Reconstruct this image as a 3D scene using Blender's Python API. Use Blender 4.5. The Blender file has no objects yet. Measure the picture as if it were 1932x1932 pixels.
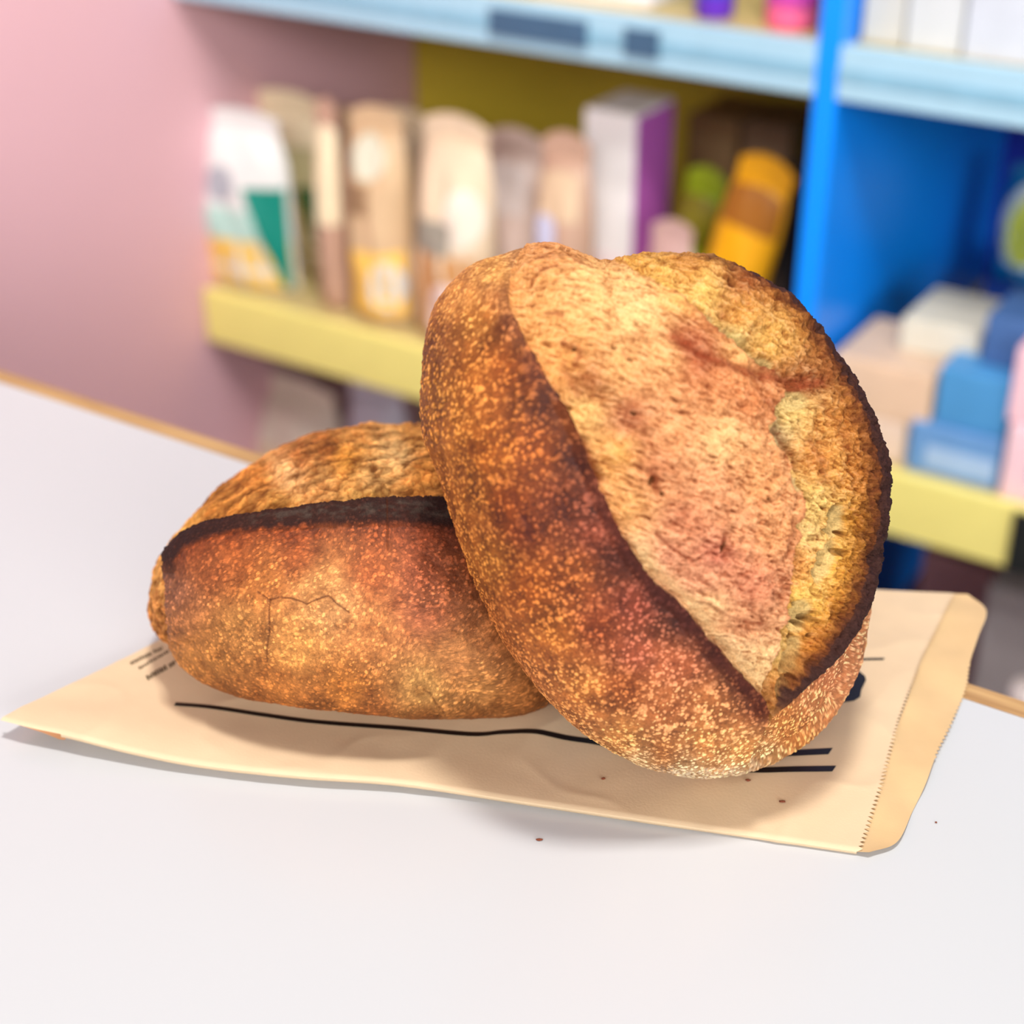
import bpy, math
import numpy as np
from mathutils import Matrix, Vector

# ------------------------------------------------------------------ camera, world, lights, exposure
SC = bpy.context.scene
FPX = 3064.0
PITCH, YAW, CAMH = math.radians(29.4), math.radians(32.7), 0.45     # counter top is z = 0
HF = np.array([-math.sin(YAW), math.cos(YAW), 0.0])
RT = np.array([math.cos(YAW), math.sin(YAW), 0.0])
FW = HF * math.cos(PITCH) + np.array([0, 0, -math.sin(PITCH)])
UP = HF * math.sin(PITCH) + np.array([0, 0, math.cos(PITCH)])
CAM = np.array([0.0, 0.0, CAMH])

cd = bpy.data.cameras.new('camera')
cam = bpy.data.objects.new('camera', cd)
SC.collection.objects.link(cam)
M = Matrix.Identity(4)
for i in range(3):
    M[i][0], M[i][1], M[i][2], M[i][3] = RT[i], UP[i], -FW[i], CAM[i]
cam.matrix_world = M
cd.sensor_width = 36.0
cd.lens = FPX / 1932.0 * 36.0
cd.clip_start = 0.02
cd.dof.use_dof = True
cd.dof.focus_distance = 0.675
cd.dof.aperture_fstop = 4.8
SC.camera = cam

SC.view_settings.view_transform = 'Standard'
SC.view_settings.look = 'None'
SC.view_settings.exposure = 0.0
SC.view_settings.gamma = 1.0
SC.view_settings.use_curve_mapping = False

w = bpy.data.worlds.new('world')
SC.world = w
w.use_nodes = True
w.node_tree.nodes['Background'].inputs[0].default_value = (0.93, 0.96, 1.0, 1)
w.node_tree.nodes['Background'].inputs[1].default_value = 0.37


def area(name, loc, target, sx, sy, power, col):
    l = bpy.data.lights.new(name, 'AREA')
    l.shape = 'RECTANGLE'
    l.size, l.size_y, l.energy, l.color = sx, sy, power, col
    o = bpy.data.objects.new(name, l)
    SC.collection.objects.link(o)
    o.location = loc
    o.rotation_euler = (Vector(target) - Vector(loc)).to_track_quat('-Z', 'Y').to_euler()
    return o


area('ceiling_lamp', (-0.12, 0.40, 2.1), (-0.28, 0.55, 0), 0.24, 0.24, 35, (1.0, 0.97, 0.93))
area('shop_window', (3.3, -2.0, 1.3), (-0.9, 1.5, -0.1), 2.6, 1.4, 150, (1.0, 0.985, 0.965))
area('shop_window', (0.2, -4.2, 2.3), (-0.9, 1.5, -0.1), 2.8, 1.5, 150, (1.0, 0.985, 0.965))


def spot(name, loc, target, power, deg, blend, col):
    l = bpy.data.lights.new(name, 'SPOT')
    l.energy, l.spot_size, l.spot_blend, l.color, l.shadow_soft_size = power, math.radians(deg), blend, col, 0.12
    o = bpy.data.objects.new(name, l)
    SC.collection.objects.link(o)
    o.location = loc
    o.rotation_euler = (Vector(target) - Vector(loc)).to_track_quat('-Z', 'Y').to_euler()


# unseen fill spots added to brighten the shelves and the wall beside them
spot('shelf_fill_spot', (0.45, -0.25, 2.3), (-1.0, 1.7, -0.12), 128, 34, 0.5, (1.0, 0.98, 0.95))
spot('wall_fill_spot', (-0.62, 1.08, 1.7), (-1.52, 1.36, -0.3), 44, 40, 0.7, (1.0, 0.98, 0.95))  # added fill for the lower part of the pink wall
spot('shelf_fill_spot', (1.1, -0.1, 2.3), (-0.3, 1.75, -0.15), 60, 30, 0.5, (1.0, 0.98, 0.95))


# ------------------------------------------------------------------ pixel <-> place helpers
def ray(x, y):
    return FW + RT * (x - 966.0) / FPX - UP * (y - 966.0) / FPX


def at_y(x, y, Y):
    d = ray(x, y)
    return CAM + d * (Y / d[1])


def at_z(x, y, z=0.0):
    d = ray(x, y)
    return CAM + d * ((z - CAMH) / d[2])


def srgb(r, g, b):
    c = np.array([r, g, b], float) / 255.0
    return np.where(c <= 0.04045, c / 12.92, ((c + 0.055) / 1.055) ** 2.4)


# ------------------------------------------------------------------ materials
MATS = {}


def mat(name, rgb, rough=0.5, spec=0.5, var=0.06, scale=30.0, bump=0.0, bscale=400.0, coat=0.0):
    if name in MATS:
        return MATS[name]
    m = bpy.data.materials.new(name)
    m.use_nodes = True
    nt = m.node_tree
    b = nt.nodes['Principled BSDF']
    b.inputs['Roughness'].default_value = rough
    b.inputs['Specular IOR Level'].default_value = spec
    b.inputs['Coat Weight'].default_value = coat
    tc = nt.nodes.new('ShaderNodeTexCoord')
    n = nt.nodes.new('ShaderNodeTexNoise')
    n.inputs['Scale'].default_value = scale
    n.inputs['Detail'].default_value = 4
    nt.links.new(tc.outputs['Object'], n.inputs['Vector'])
    r = nt.nodes.new('ShaderNodeValToRGB')
    c = srgb(*rgb)
    r.color_ramp.elements[0].position, r.color_ramp.elements[1].position = 0.3, 0.7
    r.color_ramp.elements[0].color = (*(c * (1 - var)), 1)
    r.color_ramp.elements[1].color = (*np.clip(c * (1 + var), 0, 1), 1)
    nt.links.new(n.outputs['Fac'], r.inputs['Fac'])
    nt.links.new(r.outputs['Color'], b.inputs['Base Color'])
    if bump:
        n2 = nt.nodes.new('ShaderNodeTexNoise')
        n2.inputs['Scale'].default_value = bscale
        n2.inputs['Detail'].default_value = 5
        nt.links.new(tc.outputs['Object'], n2.inputs['Vector'])
        bp = nt.nodes.new('ShaderNodeBump')
        bp.inputs['Strength'].default_value = bump
        bp.inputs['Distance'].default_value = 0.001
        nt.links.new(n2.outputs['Fac'], bp.inputs['Height'])
        nt.links.new(bp.outputs['Normal'], b.inputs['Normal'])
    MATS[name] = m
    return m


def wood_mat():
    m = mat('oak_lipping', (196, 152, 98), 0.5, 0.4, 0.1)
    nt = m.node_tree
    n = [x for x in nt.nodes if x.type == 'TEX_NOISE'][0]
    mp = nt.nodes.new('ShaderNodeMapping')
    mp.inputs['Scale'].default_value = (12, 240, 240)
    tc = [x for x in nt.nodes if x.type == 'TEX_COORD'][0]
    nt.links.new(tc.outputs['Object'], mp.inputs['Vector'])
    nt.links.new(mp.outputs['Vector'], n.inputs['Vector'])
    n.inputs['Scale'].default_value = 1.0
    r = [x for x in nt.nodes if x.type == 'VALTORGB'][0]
    r.color_ramp.elements[0].color = (*srgb(160, 118, 72), 1)
    r.color_ramp.elements[1].color = (*srgb(206, 166, 112), 1)
    return m


def bread_mat(name, rough, spec, bump, bscale):
    m = bpy.data.materials.new(name)
    m.use_nodes = True
    nt = m.node_tree
    b = nt.nodes['Principled BSDF']
    b.inputs['Roughness'].default_value = rough
    b.inputs['Specular IOR Level'].default_value = spec
    a = nt.nodes.new('ShaderNodeVertexColor')
    a.layer_name = 'bake'
    tc = nt.nodes.new('ShaderNodeTexCoord')
    n = nt.nodes.new('ShaderNodeTexNoise')
    n.inputs['Scale'].default_value = bscale
    n.inputs['Detail'].default_value = 6
    n.inputs['Roughness'].default_value = 0.65
    nt.links.new(tc.outputs['Object'], n.inputs['Vector'])
    mr = nt.nodes.new('ShaderNodeMapRange')
    mr.inputs[1].default_value, mr.inputs[2].default_value = 0.3, 0.7
    mr.inputs[3].default_value, mr.inputs[4].default_value = 0.72, 1.28
    nt.links.new(n.outputs['Fac'], mr.inputs[0])
    mx = nt.nodes.new('ShaderNodeVectorMath')
    mx.operation = 'SCALE'
    nt.links.new(a.outputs['Color'], mx.inputs[0])
    nt.links.new(mr.outputs[0], mx.inputs['Scale'])
    nt.links.new(mx.outputs[0], b.inputs['Base Color'])
    bp = nt.nodes.new('ShaderNodeBump')
    bp.inputs['Strength'].default_value = bump
    bp.inputs['Distance'].default_value = 0.0006
    nt.links.new(n.outputs['Fac'], bp.inputs['Height'])
    nt.links.new(bp.outputs['Normal'], b.inputs['Normal'])
    return m


# ------------------------------------------------------------------ object helpers
COL = SC.collection


def link(o, parent=None):
    COL.objects.link(o)
    if parent is not None:
        o.parent = parent
    return o


def thing(name, label, cat, loc=(0, 0, 0), rz=0.0, group=None, rot=None):
    o = bpy.data.objects.new(name, None)
    o.empty_display_size = 0.02
    o.location = loc
    o.rotation_euler = rot if rot else (0, 0, rz)
    o['label'], o['category'] = label, cat
    if group:
        o['group'] = group
    return link(o)


def mesh(name, verts, faces, m, parent=None, smooth=False, label=None, kind=None):
    me = bpy.data.meshes.new(name)
    me.from_pydata([tuple(map(float, v)) for v in verts], [], [tuple(map(int, f)) for f in faces])
    me.materials.append(m)
    if smooth:
        me.shade_smooth()
    me.update()
    o = link(bpy.data.objects.new(name, me), parent)
    if label:
        o['label'] = label
    if kind:
        o['kind'] = kind
    return o


def fast_mesh(name, V, Q, m, parent=None, colors=None, smooth=True):
    me = bpy.data.meshes.new(name)
    nq = len(Q)
    me.vertices.add(len(V))
    me.vertices.foreach_set('co', np.ascontiguousarray(V, np.float32).ravel())
    me.loops.add(nq * 4)
    me.loops.foreach_set('vertex_index', np.ascontiguousarray(Q, np.int32).ravel())
    me.polygons.add(nq)
    me.polygons.foreach_set('loop_start', np.arange(0, nq * 4, 4, dtype=np.int32))
    me.update(calc_edges=True)
    me.validate()
    if smooth:
        me.shade_smooth()
    if colors is not None:
        ca = me.color_attributes.new('bake', 'FLOAT_COLOR', 'POINT')
        ca.data.foreach_set('color', np.concatenate([colors, np.ones((len(colors), 1))], 1).astype(np.float32).ravel())
    me.materials.append(m)
    return link(bpy.data.objects.new(name, me), parent)


def box_vf(x0, x1, y0, y1, z0, z1, b=0.0):
    """a box with chamfered edges"""
    if b <= 0:
        v = [(x, y, z) for z in (z0, z1) for y in (y0, y1) for x in (x0, x1)]
        return v, [(0, 2, 3, 1), (4, 5, 7, 6), (0, 1, 5, 4), (2, 6, 7, 3), (0, 4, 6, 2), (1, 3, 7, 5)]
    import bmesh
    bm = bmesh.new()
    v, f = box_vf(x0, x1, y0, y1, z0, z1)
    vs = [bm.verts.new(p) for p in v]
    for q in f:
        bm.faces.new([vs[i] for i in q])
    bmesh.ops.bevel(bm, geom=bm.edges[:], offset=b, segments=2, affect='EDGES', profile=0.6)
    bm.verts.index_update()
    out = [tuple(p.co) for p in bm.verts], [tuple(p.index for p in q.verts) for q in bm.faces]
    bm.free()
    return out


def box(name, x0, x1, y0, y1, z0, z1, m, parent=None, b=0.0, label=None, kind=None):
    v, f = box_vf(x0, x1, y0, y1, z0, z1, b)
    return mesh(name, v, f, m, parent, smooth=False, label=label, kind=kind)


def grid_faces(nu, nv):
    i = np.arange((nu - 1) * (nv - 1))
    r, c = i // (nv - 1), i % (nv - 1)
    a = r * nv + c
    return np.stack([a, a + nv, a + nv + 1, a + 1], 1)


# ------------------------------------------------------------------ numeric noise
def _h(ix, iy, iz, seed):
    h = (ix.astype(np.uint32) * np.uint32(374761393) + iy.astype(np.uint32) * np.uint32(668265263)
         + iz.astype(np.uint32) * np.uint32(2147483647 & 1274126177) + np.uint32(seed * 974711 & 0xffffffff))
    h = (h ^ (h >> np.uint32(13))) * np.uint32(1274126177)
    h = (h ^ (h >> np.uint32(16))) * np.uint32(2246822519)
    return h ^ (h >> np.uint32(15))


def perlin(P, seed=0):
    P = np.asarray(P, np.float32)
    I = np.floor(P)
    f = P - I
    I = I.astype(np.int64)
    u = f * f * f * (f * (f * 6 - 15) + 10)
    out = np.zeros(len(P), np.float32)
    for dx in (0, 1):
        wx = u[:, 0] if dx else 1 - u[:, 0]
        for dy in (0, 1):
            wy = u[:, 1] if dy else 1 - u[:, 1]
            for dz in (0, 1):
                wz = u[:, 2] if dz else 1 - u[:, 2]
                h = _h(I[:, 0] + dx, I[:, 1] + dy, I[:, 2] + dz, seed)
                gx = ((h & np.uint32(1023)).astype(np.float32) / 511.5 - 1)
                gy = (((h >> np.uint32(10)) & np.uint32(1023)).astype(np.float32) / 511.5 - 1)
                gz = (((h >> np.uint32(20)) & np.uint32(1023)).astype(np.float32) / 511.5 - 1)
                out += wx * wy * wz * (gx * (f[:, 0] - dx) + gy * (f[:, 1] - dy) + gz * (f[:, 2] - dz))
    return out * 1.3


def fbm(P, octaves=4, seed=0, gain=0.5, ridged=False):
    P = np.asarray(P, np.float32)
    s, a, tot = 0.0, 1.0, 0.0
    for k in range(octaves):
        n = perlin(P * 2.03 ** k, seed + 17 * k)
        s = s + a * ((1 - 2 * np.abs(n)) if ridged else n)
        tot += a
        a *= gain
    return s / tot


def worley(P, seed=0):
    """distance to the nearest cell point and that cell's own two random numbers"""
    P = np.asarray(P, np.float32)
    I = np.floor(P).astype(np.int64)
    f = P - I
    best = np.full(len(P), 9.0, np.float32)
    rid = np.zeros(len(P), np.uint32)
    for dx in (-1, 0, 1):
        for dy in (-1, 0, 1):
            for dz in (-1, 0, 1):
                h = _h(I[:, 0] + dx, I[:, 1] + dy, I[:, 2] + dz, seed)
                px = (h & np.uint32(1023)).astype(np.float32) / 1023 + dx - f[:, 0]
                py = ((h >> np.uint32(10)) & np.uint32(1023)).astype(np.float32) / 1023 + dy - f[:, 1]
                pz = ((h >> np.uint32(20)) & np.uint32(1023)).astype(np.float32) / 1023 + dz - f[:, 2]
                d = px * px + py * py + pz * pz
                m = d < best
                best = np.where(m, d, best)
                rid = np.where(m, h, rid)
    r2 = (rid * np.uint32(2654435761)) >> np.uint32(8)
    r1 = (r2 & np.uint32(4095)).astype(np.float32) / 4095
    r2 = ((r2 >> np.uint32(12)) & np.uint32(4095)).astype(np.float32) / 4095
    return np.sqrt(best), r1, r2


def sstep(a, b, x):
    t = np.clip((x - a) / (b - a), 0, 1)
    return t * t * (3 - 2 * t)


def smooth_poly(pts, n=12):
    """Catmull-Rom through the points"""
    p = np.array(pts, float)
    q = np.vstack([2 * p[0] - p[1], p, 2 * p[-1] - p[-2]])
    out = []
    for i in range(1, len(q) - 2):
        for t in np.linspace(0, 1, n, endpoint=False):
            a, b, c, d = q[i - 1], q[i], q[i + 1], q[i + 2]
            out.append(0.5 * (2 * b + (c - a) * t + (2 * a - 5 * b + 4 * c - d) * t * t + (3 * b - 3 * c + d - a) * t ** 3))
    out.append(p[-1])
    return np.array(out)


def poly_dist(X, Y, pts, sub=1):
    """signed distance to a polyline (positive to the right of its direction in picture axes) and the fraction along it"""
    p = smooth_poly(pts, sub) if sub > 1 else np.array(pts, float)
    seg = np.hypot(*(p[1:] - p[:-1]).T)
    cum = np.concatenate([[0], np.cumsum(seg)])
    best = np.full(len(X), 1e9, np.float32)
    sg = np.ones(len(X), np.float32)
    al = np.zeros(len(X), np.float32)
    for i in range(len(p) - 1):
        ex, ey = p[i + 1] - p[i]
        dx, dy = X - p[i, 0], Y - p[i, 1]
        tt = (dx * ex + dy * ey) / max(seg[i] ** 2, 1e-9)
        t = np.clip(tt, 0, 1)
        d = np.hypot(dx - ex * t, dy - ey * t)
        # at a joint prefer the segment the point lies beside
        m = d < best - 1e-4
        best = np.where(m, d, best)
        cr = ex * dy - ey * dx
        sg = np.where(m, np.where(cr >= 0, 1.0, -1.0), sg)
        al = np.where(m, (cum[i] + seg[i] * t) / cum[-1], al)
    return -best * sg, al


def idw(X, Y, pts, r0=22.0):
    num = np.zeros((len(X), 3), np.float32)
    den = np.zeros(len(X), np.float32)
    for (x, y, r, g, b) in pts:
        wgt = 1.0 / ((X - x) ** 2 + (Y - y) ** 2 + r0 * r0) ** 1.6
        num += wgt[:, None] * srgb(r, g, b)[None].astype(np.float32)
        den += wgt
    return num / den[:, None]


def lerp(a, b, t):
    t = np.asarray(t)
    return a + (b - a) * (t[:, None] if np.ndim(a) == 2 or np.ndim(b) == 2 or t.ndim else t)


# ------------------------------------------------------------------ loaf: a star-shaped body, its outline and its tears
def loaf_body(N, centre_px, depth, axis, a, top, bottom, outline, power=2.3, split=0.86):
    """grid over a whole sphere of directions -> oblate loaf; returns points (camera-aligned local), normals, pixels, faces"""
    g = np.linspace(-1, 1, N)
    A, B = [q.ravel() for q in np.meshgrid(g, g, indexing='ij')]
    r = np.maximum(np.abs(A), np.abs(B))
    # square -> disc, area kept even (Shirley)
    th = np.where(np.abs(A) >= np.abs(B), np.pi / 4 * B / np.where(A == 0, 1e-9, A), np.pi / 2 - np.pi / 4 * A / np.where(B == 0, 1e-9, B))
    sgn = np.where(np.abs(A) >= np.abs(B), np.where(A < 0, np.pi, 0), np.where(B < 0, np.pi, 0))
    th = th + sgn
    v = np.where(r < split, np.pi / 2 * r / split, np.pi / 2 + np.pi / 2 * (r - split) / (1 - split))
    D = np.stack([np.sin(v) * np.cos(th), np.sin(v) * np.sin(th), np.cos(v)], 1)      # x right, y up, z to camera
    n = np.array(axis, float)
    n /= np.linalg.norm(n)
    h = D @ n
    rho = np.sqrt(np.maximum(1 - h * h, 0))
    b = np.where(h > 0, top, bottom)
    p = np.where(h > 0, power, power + 1.7)
    R = ((rho / a) ** p + (np.abs(h) / b) ** p) ** (-1.0 / p)
    V = D * R[:, None]
    cx, cy = centre_px
    # outline of the bare body, then the warp that gives it the loaf's own outline
    def to_px(V):
        z = depth - V[:, 2]
        ox, oy = (cx - 966) / FPX * depth, -(cy - 966) / FPX * depth
        return 966 + FPX * (V[:, 0] + ox) / z, 966 - FPX * (V[:, 1] + oy) / z, z, ox, oy
    px, py, z, ox, oy = to_px(V)
    nb = 360
    ang = np.arctan2(py - cy, px - cx)
    rad = np.hypot(px - cx, py - cy)
    bins = np.floor((ang + np.pi) / (2 * np.pi) * nb).astype(int) % nb
    mx = np.zeros(nb)
    np.maximum.at(mx, bins, rad)
    k = np.exp(-0.5 * (np.arange(-8, 9) / 3.0) ** 2)
    k /= k.sum()
    mx = np.convolve(np.concatenate([mx[-8:], mx, mx[:8]]), k, 'valid')
    op = np.array(outline, float)
    op = smooth_poly(np.vstack([op, op[:1]]), 8)
    oa, orad = np.arctan2(op[:, 1] - cy, op[:, 0] - cx), np.hypot(op[:, 0] - cx, op[:, 1] - cy)
    o = np.argsort(oa)
    bc = -np.pi + (np.arange(nb) + 0.5) * 2 * np.pi / nb
    tr = np.interp(bc, np.concatenate([oa[o] - 2 * np.pi, oa[o], oa[o] + 2 * np.pi]), np.tile(orad[o], 3))
    s = tr / mx
    sc = np.interp(ang, np.concatenate([bc - 2 * np.pi, bc, bc + 2 * np.pi]), np.tile(s, 3))
    core = sstep(0.0, 0.35, rad / np.maximum(np.interp(ang, bc, tr), 1))
    sc = s.mean() * (1 - core) + sc * core
    px, py = cx + (px - cx) * sc, cy + (py - cy) * sc
    V[:, 0] = (px - 966) / FPX * z - ox
    V[:, 1] = -(py - 966) / FPX * z - oy
    Q = grid_faces(N, N)
    return V, px, py, Q, (ox, oy), s, v


def grid_normals(V, N):
    G = V.reshape(N, N, 3)
    du, dv = np.gradient(G, axis=0), np.gradient(G, axis=1)
    n = np.cross(du.reshape(-1, 3), dv.reshape(-1, 3))
    n /= np.maximum(np.linalg.norm(n, axis=1), 1e-12)[:, None]
    flip = np.sign((n * V).sum(1))
    return n * np.where(flip == 0, 1, flip)[:, None]


def local_to_world(V, off, depth):
    return (CAM + np.outer(V[:, 0] + off[0], RT) + np.outer(V[:, 1] + off[1], UP) + np.outer(depth - V[:, 2], FW))


def blisters(P, amount=1.0, seed=0):
    """raised fermentation blisters of several sizes: height 0..1 and lightness -1..1"""
    h = np.zeros(len(P), np.float32)
    c = np.full(len(P), -0.45, np.float32)
    for cell, lo, hi, share, gh, gc, sd in ((0.0060, 0.22, 0.44, 0.22, 1.0, 0.35, 1), (0.0029, 0.25, 0.52, 0.55, 0.8, 0.5, 2), (0.0017, 0.24, 0.60, 0.72, 0.55, 0.95, 3)):
        w3 = np.stack([perlin(P / cell, 900 + sd), perlin(P / cell, 910 + sd), perlin(P / cell, 920 + sd)], 1) * 0.28
        d, r1, r2 = worley(P / cell + 7.3 * sd + w3, seed + sd)
        rr = lo + (hi - lo) * r2 ** 1.5
        on = (r1 < share).astype(np.float32)
        dome = np.clip(1 - (d / rr) ** 2, 0, 1) ** 0.55 * on
        ring = np.exp(-((d - rr * 0.8) / 0.09) ** 2) * on
        h = np.maximum(h, gh * dome)
        c = np.maximum(c, -0.45 + (gc + 0.45) * (0.72 * dome + 0.28 * ring) * (0.55 + 0.6 * (r1 / share)))
        c = c - 0.25 * np.exp(-((d - rr * 1.12) / 0.10) ** 2) * on * (dome < 0.02)
    return h * amount, c


def settle(args, power=2.3):
    """distance from the camera at which the loaf just rests on the bag"""
    ctr, depth, axis, a, top, bottom, outline = args
    for _ in range(5):
        V, X, Y, Q, off, s, v = loaf_body(140, ctr, depth, axis, a, top, bottom, outline, power)
        W = local_to_world(V, off, depth)
        i = np.argmin(W[:, 2])
        d = ray(X[i], Y[i])
        depth += (W[i, 2] - (LOAF_Z - 0.0022)) / -d[2]
    return depth


LOAF_Z = 0.0036
crust_m = bread_mat('baked_crust', 0.5, 0.22, 0.5, 1500)
crumb_m = bread_mat('torn_crumb', 0.75, 0.12, 0.7, 1300)
ear_m = bread_mat('charred_ear', 0.6, 0.14, 0.8, 1700)


def split_parts(root, Vw, Q, col, zone, names):
    """one mesh per zone of the loaf; neighbouring zones meet edge to edge"""
    fz = zone[Q[:, 0]]
    origin = np.array(root.location)
    for k, (nm, m, lab) in names.items():
        q = Q[fz == k]
        if len(q) == 0:
            continue
        used = np.unique(q)
        remap = np.zeros(len(Vw), np.int64)
        remap[used] = np.arange(len(used))
        o = fast_mesh(nm, Vw[used] - origin, remap[q], m, root, col[used])
        if lab:
            o['label'] = lab


# ---- upright loaf (leans back on the other)
OUT_A = [(1010, 462), (1040, 465), (1075, 480), (1105, 494), (1135, 503), (1165, 495), (1210, 487), (1260, 488), (1310, 490), (1355, 499), (1400, 520),
         (1450, 548), (1490, 580), (1525, 620), (1560, 668), (1600, 730), (1630, 790), (1650, 840), (1660, 890), (1662, 940), (1657, 990), (1648, 1040),
         (1647, 1070), (1650, 1100), (1650, 1140), (1645, 1180), (1637, 1220), (1628, 1260), (1610, 1300), (1580, 1350), (1540, 1395), (1490, 1430),
         (1430, 1455), (1370, 1467), (1310, 1468), (1260, 1460), (1210, 1445), (1160, 1420), (1110, 1390), (1060, 1345), (1010, 1290), (960, 1225),
         (920, 1150), (890, 1080), (865, 1010), (840, 940), (820, 880), (800, 830), (793, 780), (793, 730), (797, 680), (802, 640), (815, 590),
         (835, 550), (865, 515), (900, 492), (945, 480), (975, 470)]
EAR_L = [(992, 462), (966, 510), (960, 555), (972, 605), (998, 655), (1022, 700), (1050, 745), (1078, 790), (1094, 830), (1108, 870), (1128, 920), (1150, 970),
         (1177, 1020), (1212, 1072), (1252, 1113), (1292, 1150), (1330, 1198), (1370, 1243), (1405, 1280), (1434, 1310), (1441, 1345), (1434, 1385), (1424, 1412)]
EAR_R = [(1100, 470), (1150, 486), (1210, 482), (1260, 483), (1310, 485), (1355, 494), (1400, 515), (1450, 543), (1490, 575), (1525, 615), (1560, 663), (1602, 727),
         (1632, 788), (1652, 838), (1662, 890), (1664, 940), (1658, 990), (1647, 1045), (1630, 1110), (1604, 1175), (1572, 1226), (1532, 1268), (1492, 1308), (1456, 1345), (1436, 1380), (1424, 1412)]
STEP = [(1120, 488), (1160, 508), (1235, 548), (1310, 602), (1370, 655), (1415, 690), (1450, 712), (1462, 750), (1448, 795), (1472, 860), (1494, 905), (1503, 960), (1488, 1030),
        (1480, 1100), (1468, 1170), (1454, 1240), (1440, 1310), (1432, 1370)]
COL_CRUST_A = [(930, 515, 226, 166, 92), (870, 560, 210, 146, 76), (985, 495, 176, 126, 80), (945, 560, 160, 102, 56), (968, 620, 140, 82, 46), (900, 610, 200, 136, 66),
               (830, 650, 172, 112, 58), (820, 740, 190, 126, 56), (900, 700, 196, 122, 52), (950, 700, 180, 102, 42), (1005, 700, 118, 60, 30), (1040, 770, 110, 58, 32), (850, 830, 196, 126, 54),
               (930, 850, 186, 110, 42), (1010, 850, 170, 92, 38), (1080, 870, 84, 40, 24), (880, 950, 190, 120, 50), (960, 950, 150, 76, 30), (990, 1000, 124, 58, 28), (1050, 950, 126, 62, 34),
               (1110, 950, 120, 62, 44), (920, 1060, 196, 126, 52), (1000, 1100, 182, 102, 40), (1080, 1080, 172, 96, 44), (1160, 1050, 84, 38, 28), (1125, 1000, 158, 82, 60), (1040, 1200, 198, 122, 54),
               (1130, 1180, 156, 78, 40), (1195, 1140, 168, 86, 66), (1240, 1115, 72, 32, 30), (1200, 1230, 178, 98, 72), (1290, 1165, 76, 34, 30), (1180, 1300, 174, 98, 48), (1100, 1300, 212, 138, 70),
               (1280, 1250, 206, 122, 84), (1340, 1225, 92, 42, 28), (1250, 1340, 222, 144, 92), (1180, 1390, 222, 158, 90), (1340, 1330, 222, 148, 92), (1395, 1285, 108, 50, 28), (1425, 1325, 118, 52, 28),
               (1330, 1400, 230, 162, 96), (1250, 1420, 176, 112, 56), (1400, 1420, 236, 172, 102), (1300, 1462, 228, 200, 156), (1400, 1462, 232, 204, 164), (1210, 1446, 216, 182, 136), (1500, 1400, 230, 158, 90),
               (1550, 1330, 236, 166, 112), (1600, 1250, 236, 164, 116), (1645, 1120, 240, 178, 134), (1560, 1265, 226, 142, 100), (1480, 1345, 222, 148, 80), (1625, 1180, 236, 166, 118), (1470, 1450, 230, 190, 140)]  # lower right points lifted in colour to offset the weaker light there
COL_CRUMB_A = [(1040, 478, 206, 142, 84), (1010, 545, 230, 168, 98), (1100, 560, 242, 194, 124), (1200, 600, 246, 204, 136), (1015, 640, 234, 174, 100), (1070, 690, 228, 164, 90), (1150, 700, 236, 182, 114),
               (1250, 680, 238, 184, 118), (1340, 720, 218, 144, 90), (1400, 760, 214, 138, 84), (1100, 780, 242, 198, 120), (1180, 790, 188, 120, 80), (1250, 800, 228, 164, 108), (1350, 830, 240, 194, 130),
               (1160, 860, 228, 170, 90), (1230, 880, 208, 140, 94), (1320, 920, 228, 164, 114), (1420, 900, 228, 164, 104), (1180, 960, 232, 174, 104), (1280, 980, 208, 134, 94), (1380, 1000, 228, 164, 114),
               (1250, 1050, 228, 154, 118), (1340, 1040, 206, 124, 98), (1440, 1000, 234, 168, 108), (1220, 1060, 248, 214, 150), (1310, 1090, 222, 154, 114), (1400, 1100, 212, 134, 98), (1330, 1150, 247, 204, 144),
               (1400, 1180, 222, 154, 108), (1390, 1225, 247, 208, 150), (1425, 1265, 246, 208, 144), (1445, 1330, 246, 203, 134), (1280, 560, 240, 184, 104), (1380, 670, 236, 180, 110), (1115, 720, 168, 98, 52),
               (1290, 660, 170, 84, 50), (1310, 690, 178, 92, 56)]
COL_STRIP_A = [(1180, 505, 236, 176, 84), (1260, 535, 240, 190, 98), (1320, 560, 235, 188, 100), (1400, 590, 214, 148, 66), (1455, 650, 224, 168, 82), (1380, 640, 218, 200, 128), (1480, 720, 188, 118, 58),
               (1440, 715, 150, 72, 36), (1510, 730, 150, 74, 40), (1500, 770, 242, 208, 124), (1560, 800, 218, 148, 66), (1460, 820, 216, 202, 150), (1540, 870, 214, 138, 62), (1500, 890, 234, 188, 108), (1590, 900, 216, 146, 62),
               (1500, 960, 232, 168, 88), (1545, 950, 242, 208, 124), (1600, 980, 208, 148, 50), (1530, 1010, 236, 202, 130), (1500, 1050, 230, 148, 78), (1590, 1060, 228, 172, 68), (1520, 1130, 236, 192, 96),
               (1570, 1150, 216, 156, 58), (1490, 1100, 234, 164, 88), (1530, 1220, 222, 152, 62), (1470, 1230, 228, 190, 112), (1470, 1310, 224, 160, 84), (1290, 510, 206, 138, 62), (1400, 545, 160, 92, 46)]
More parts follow.
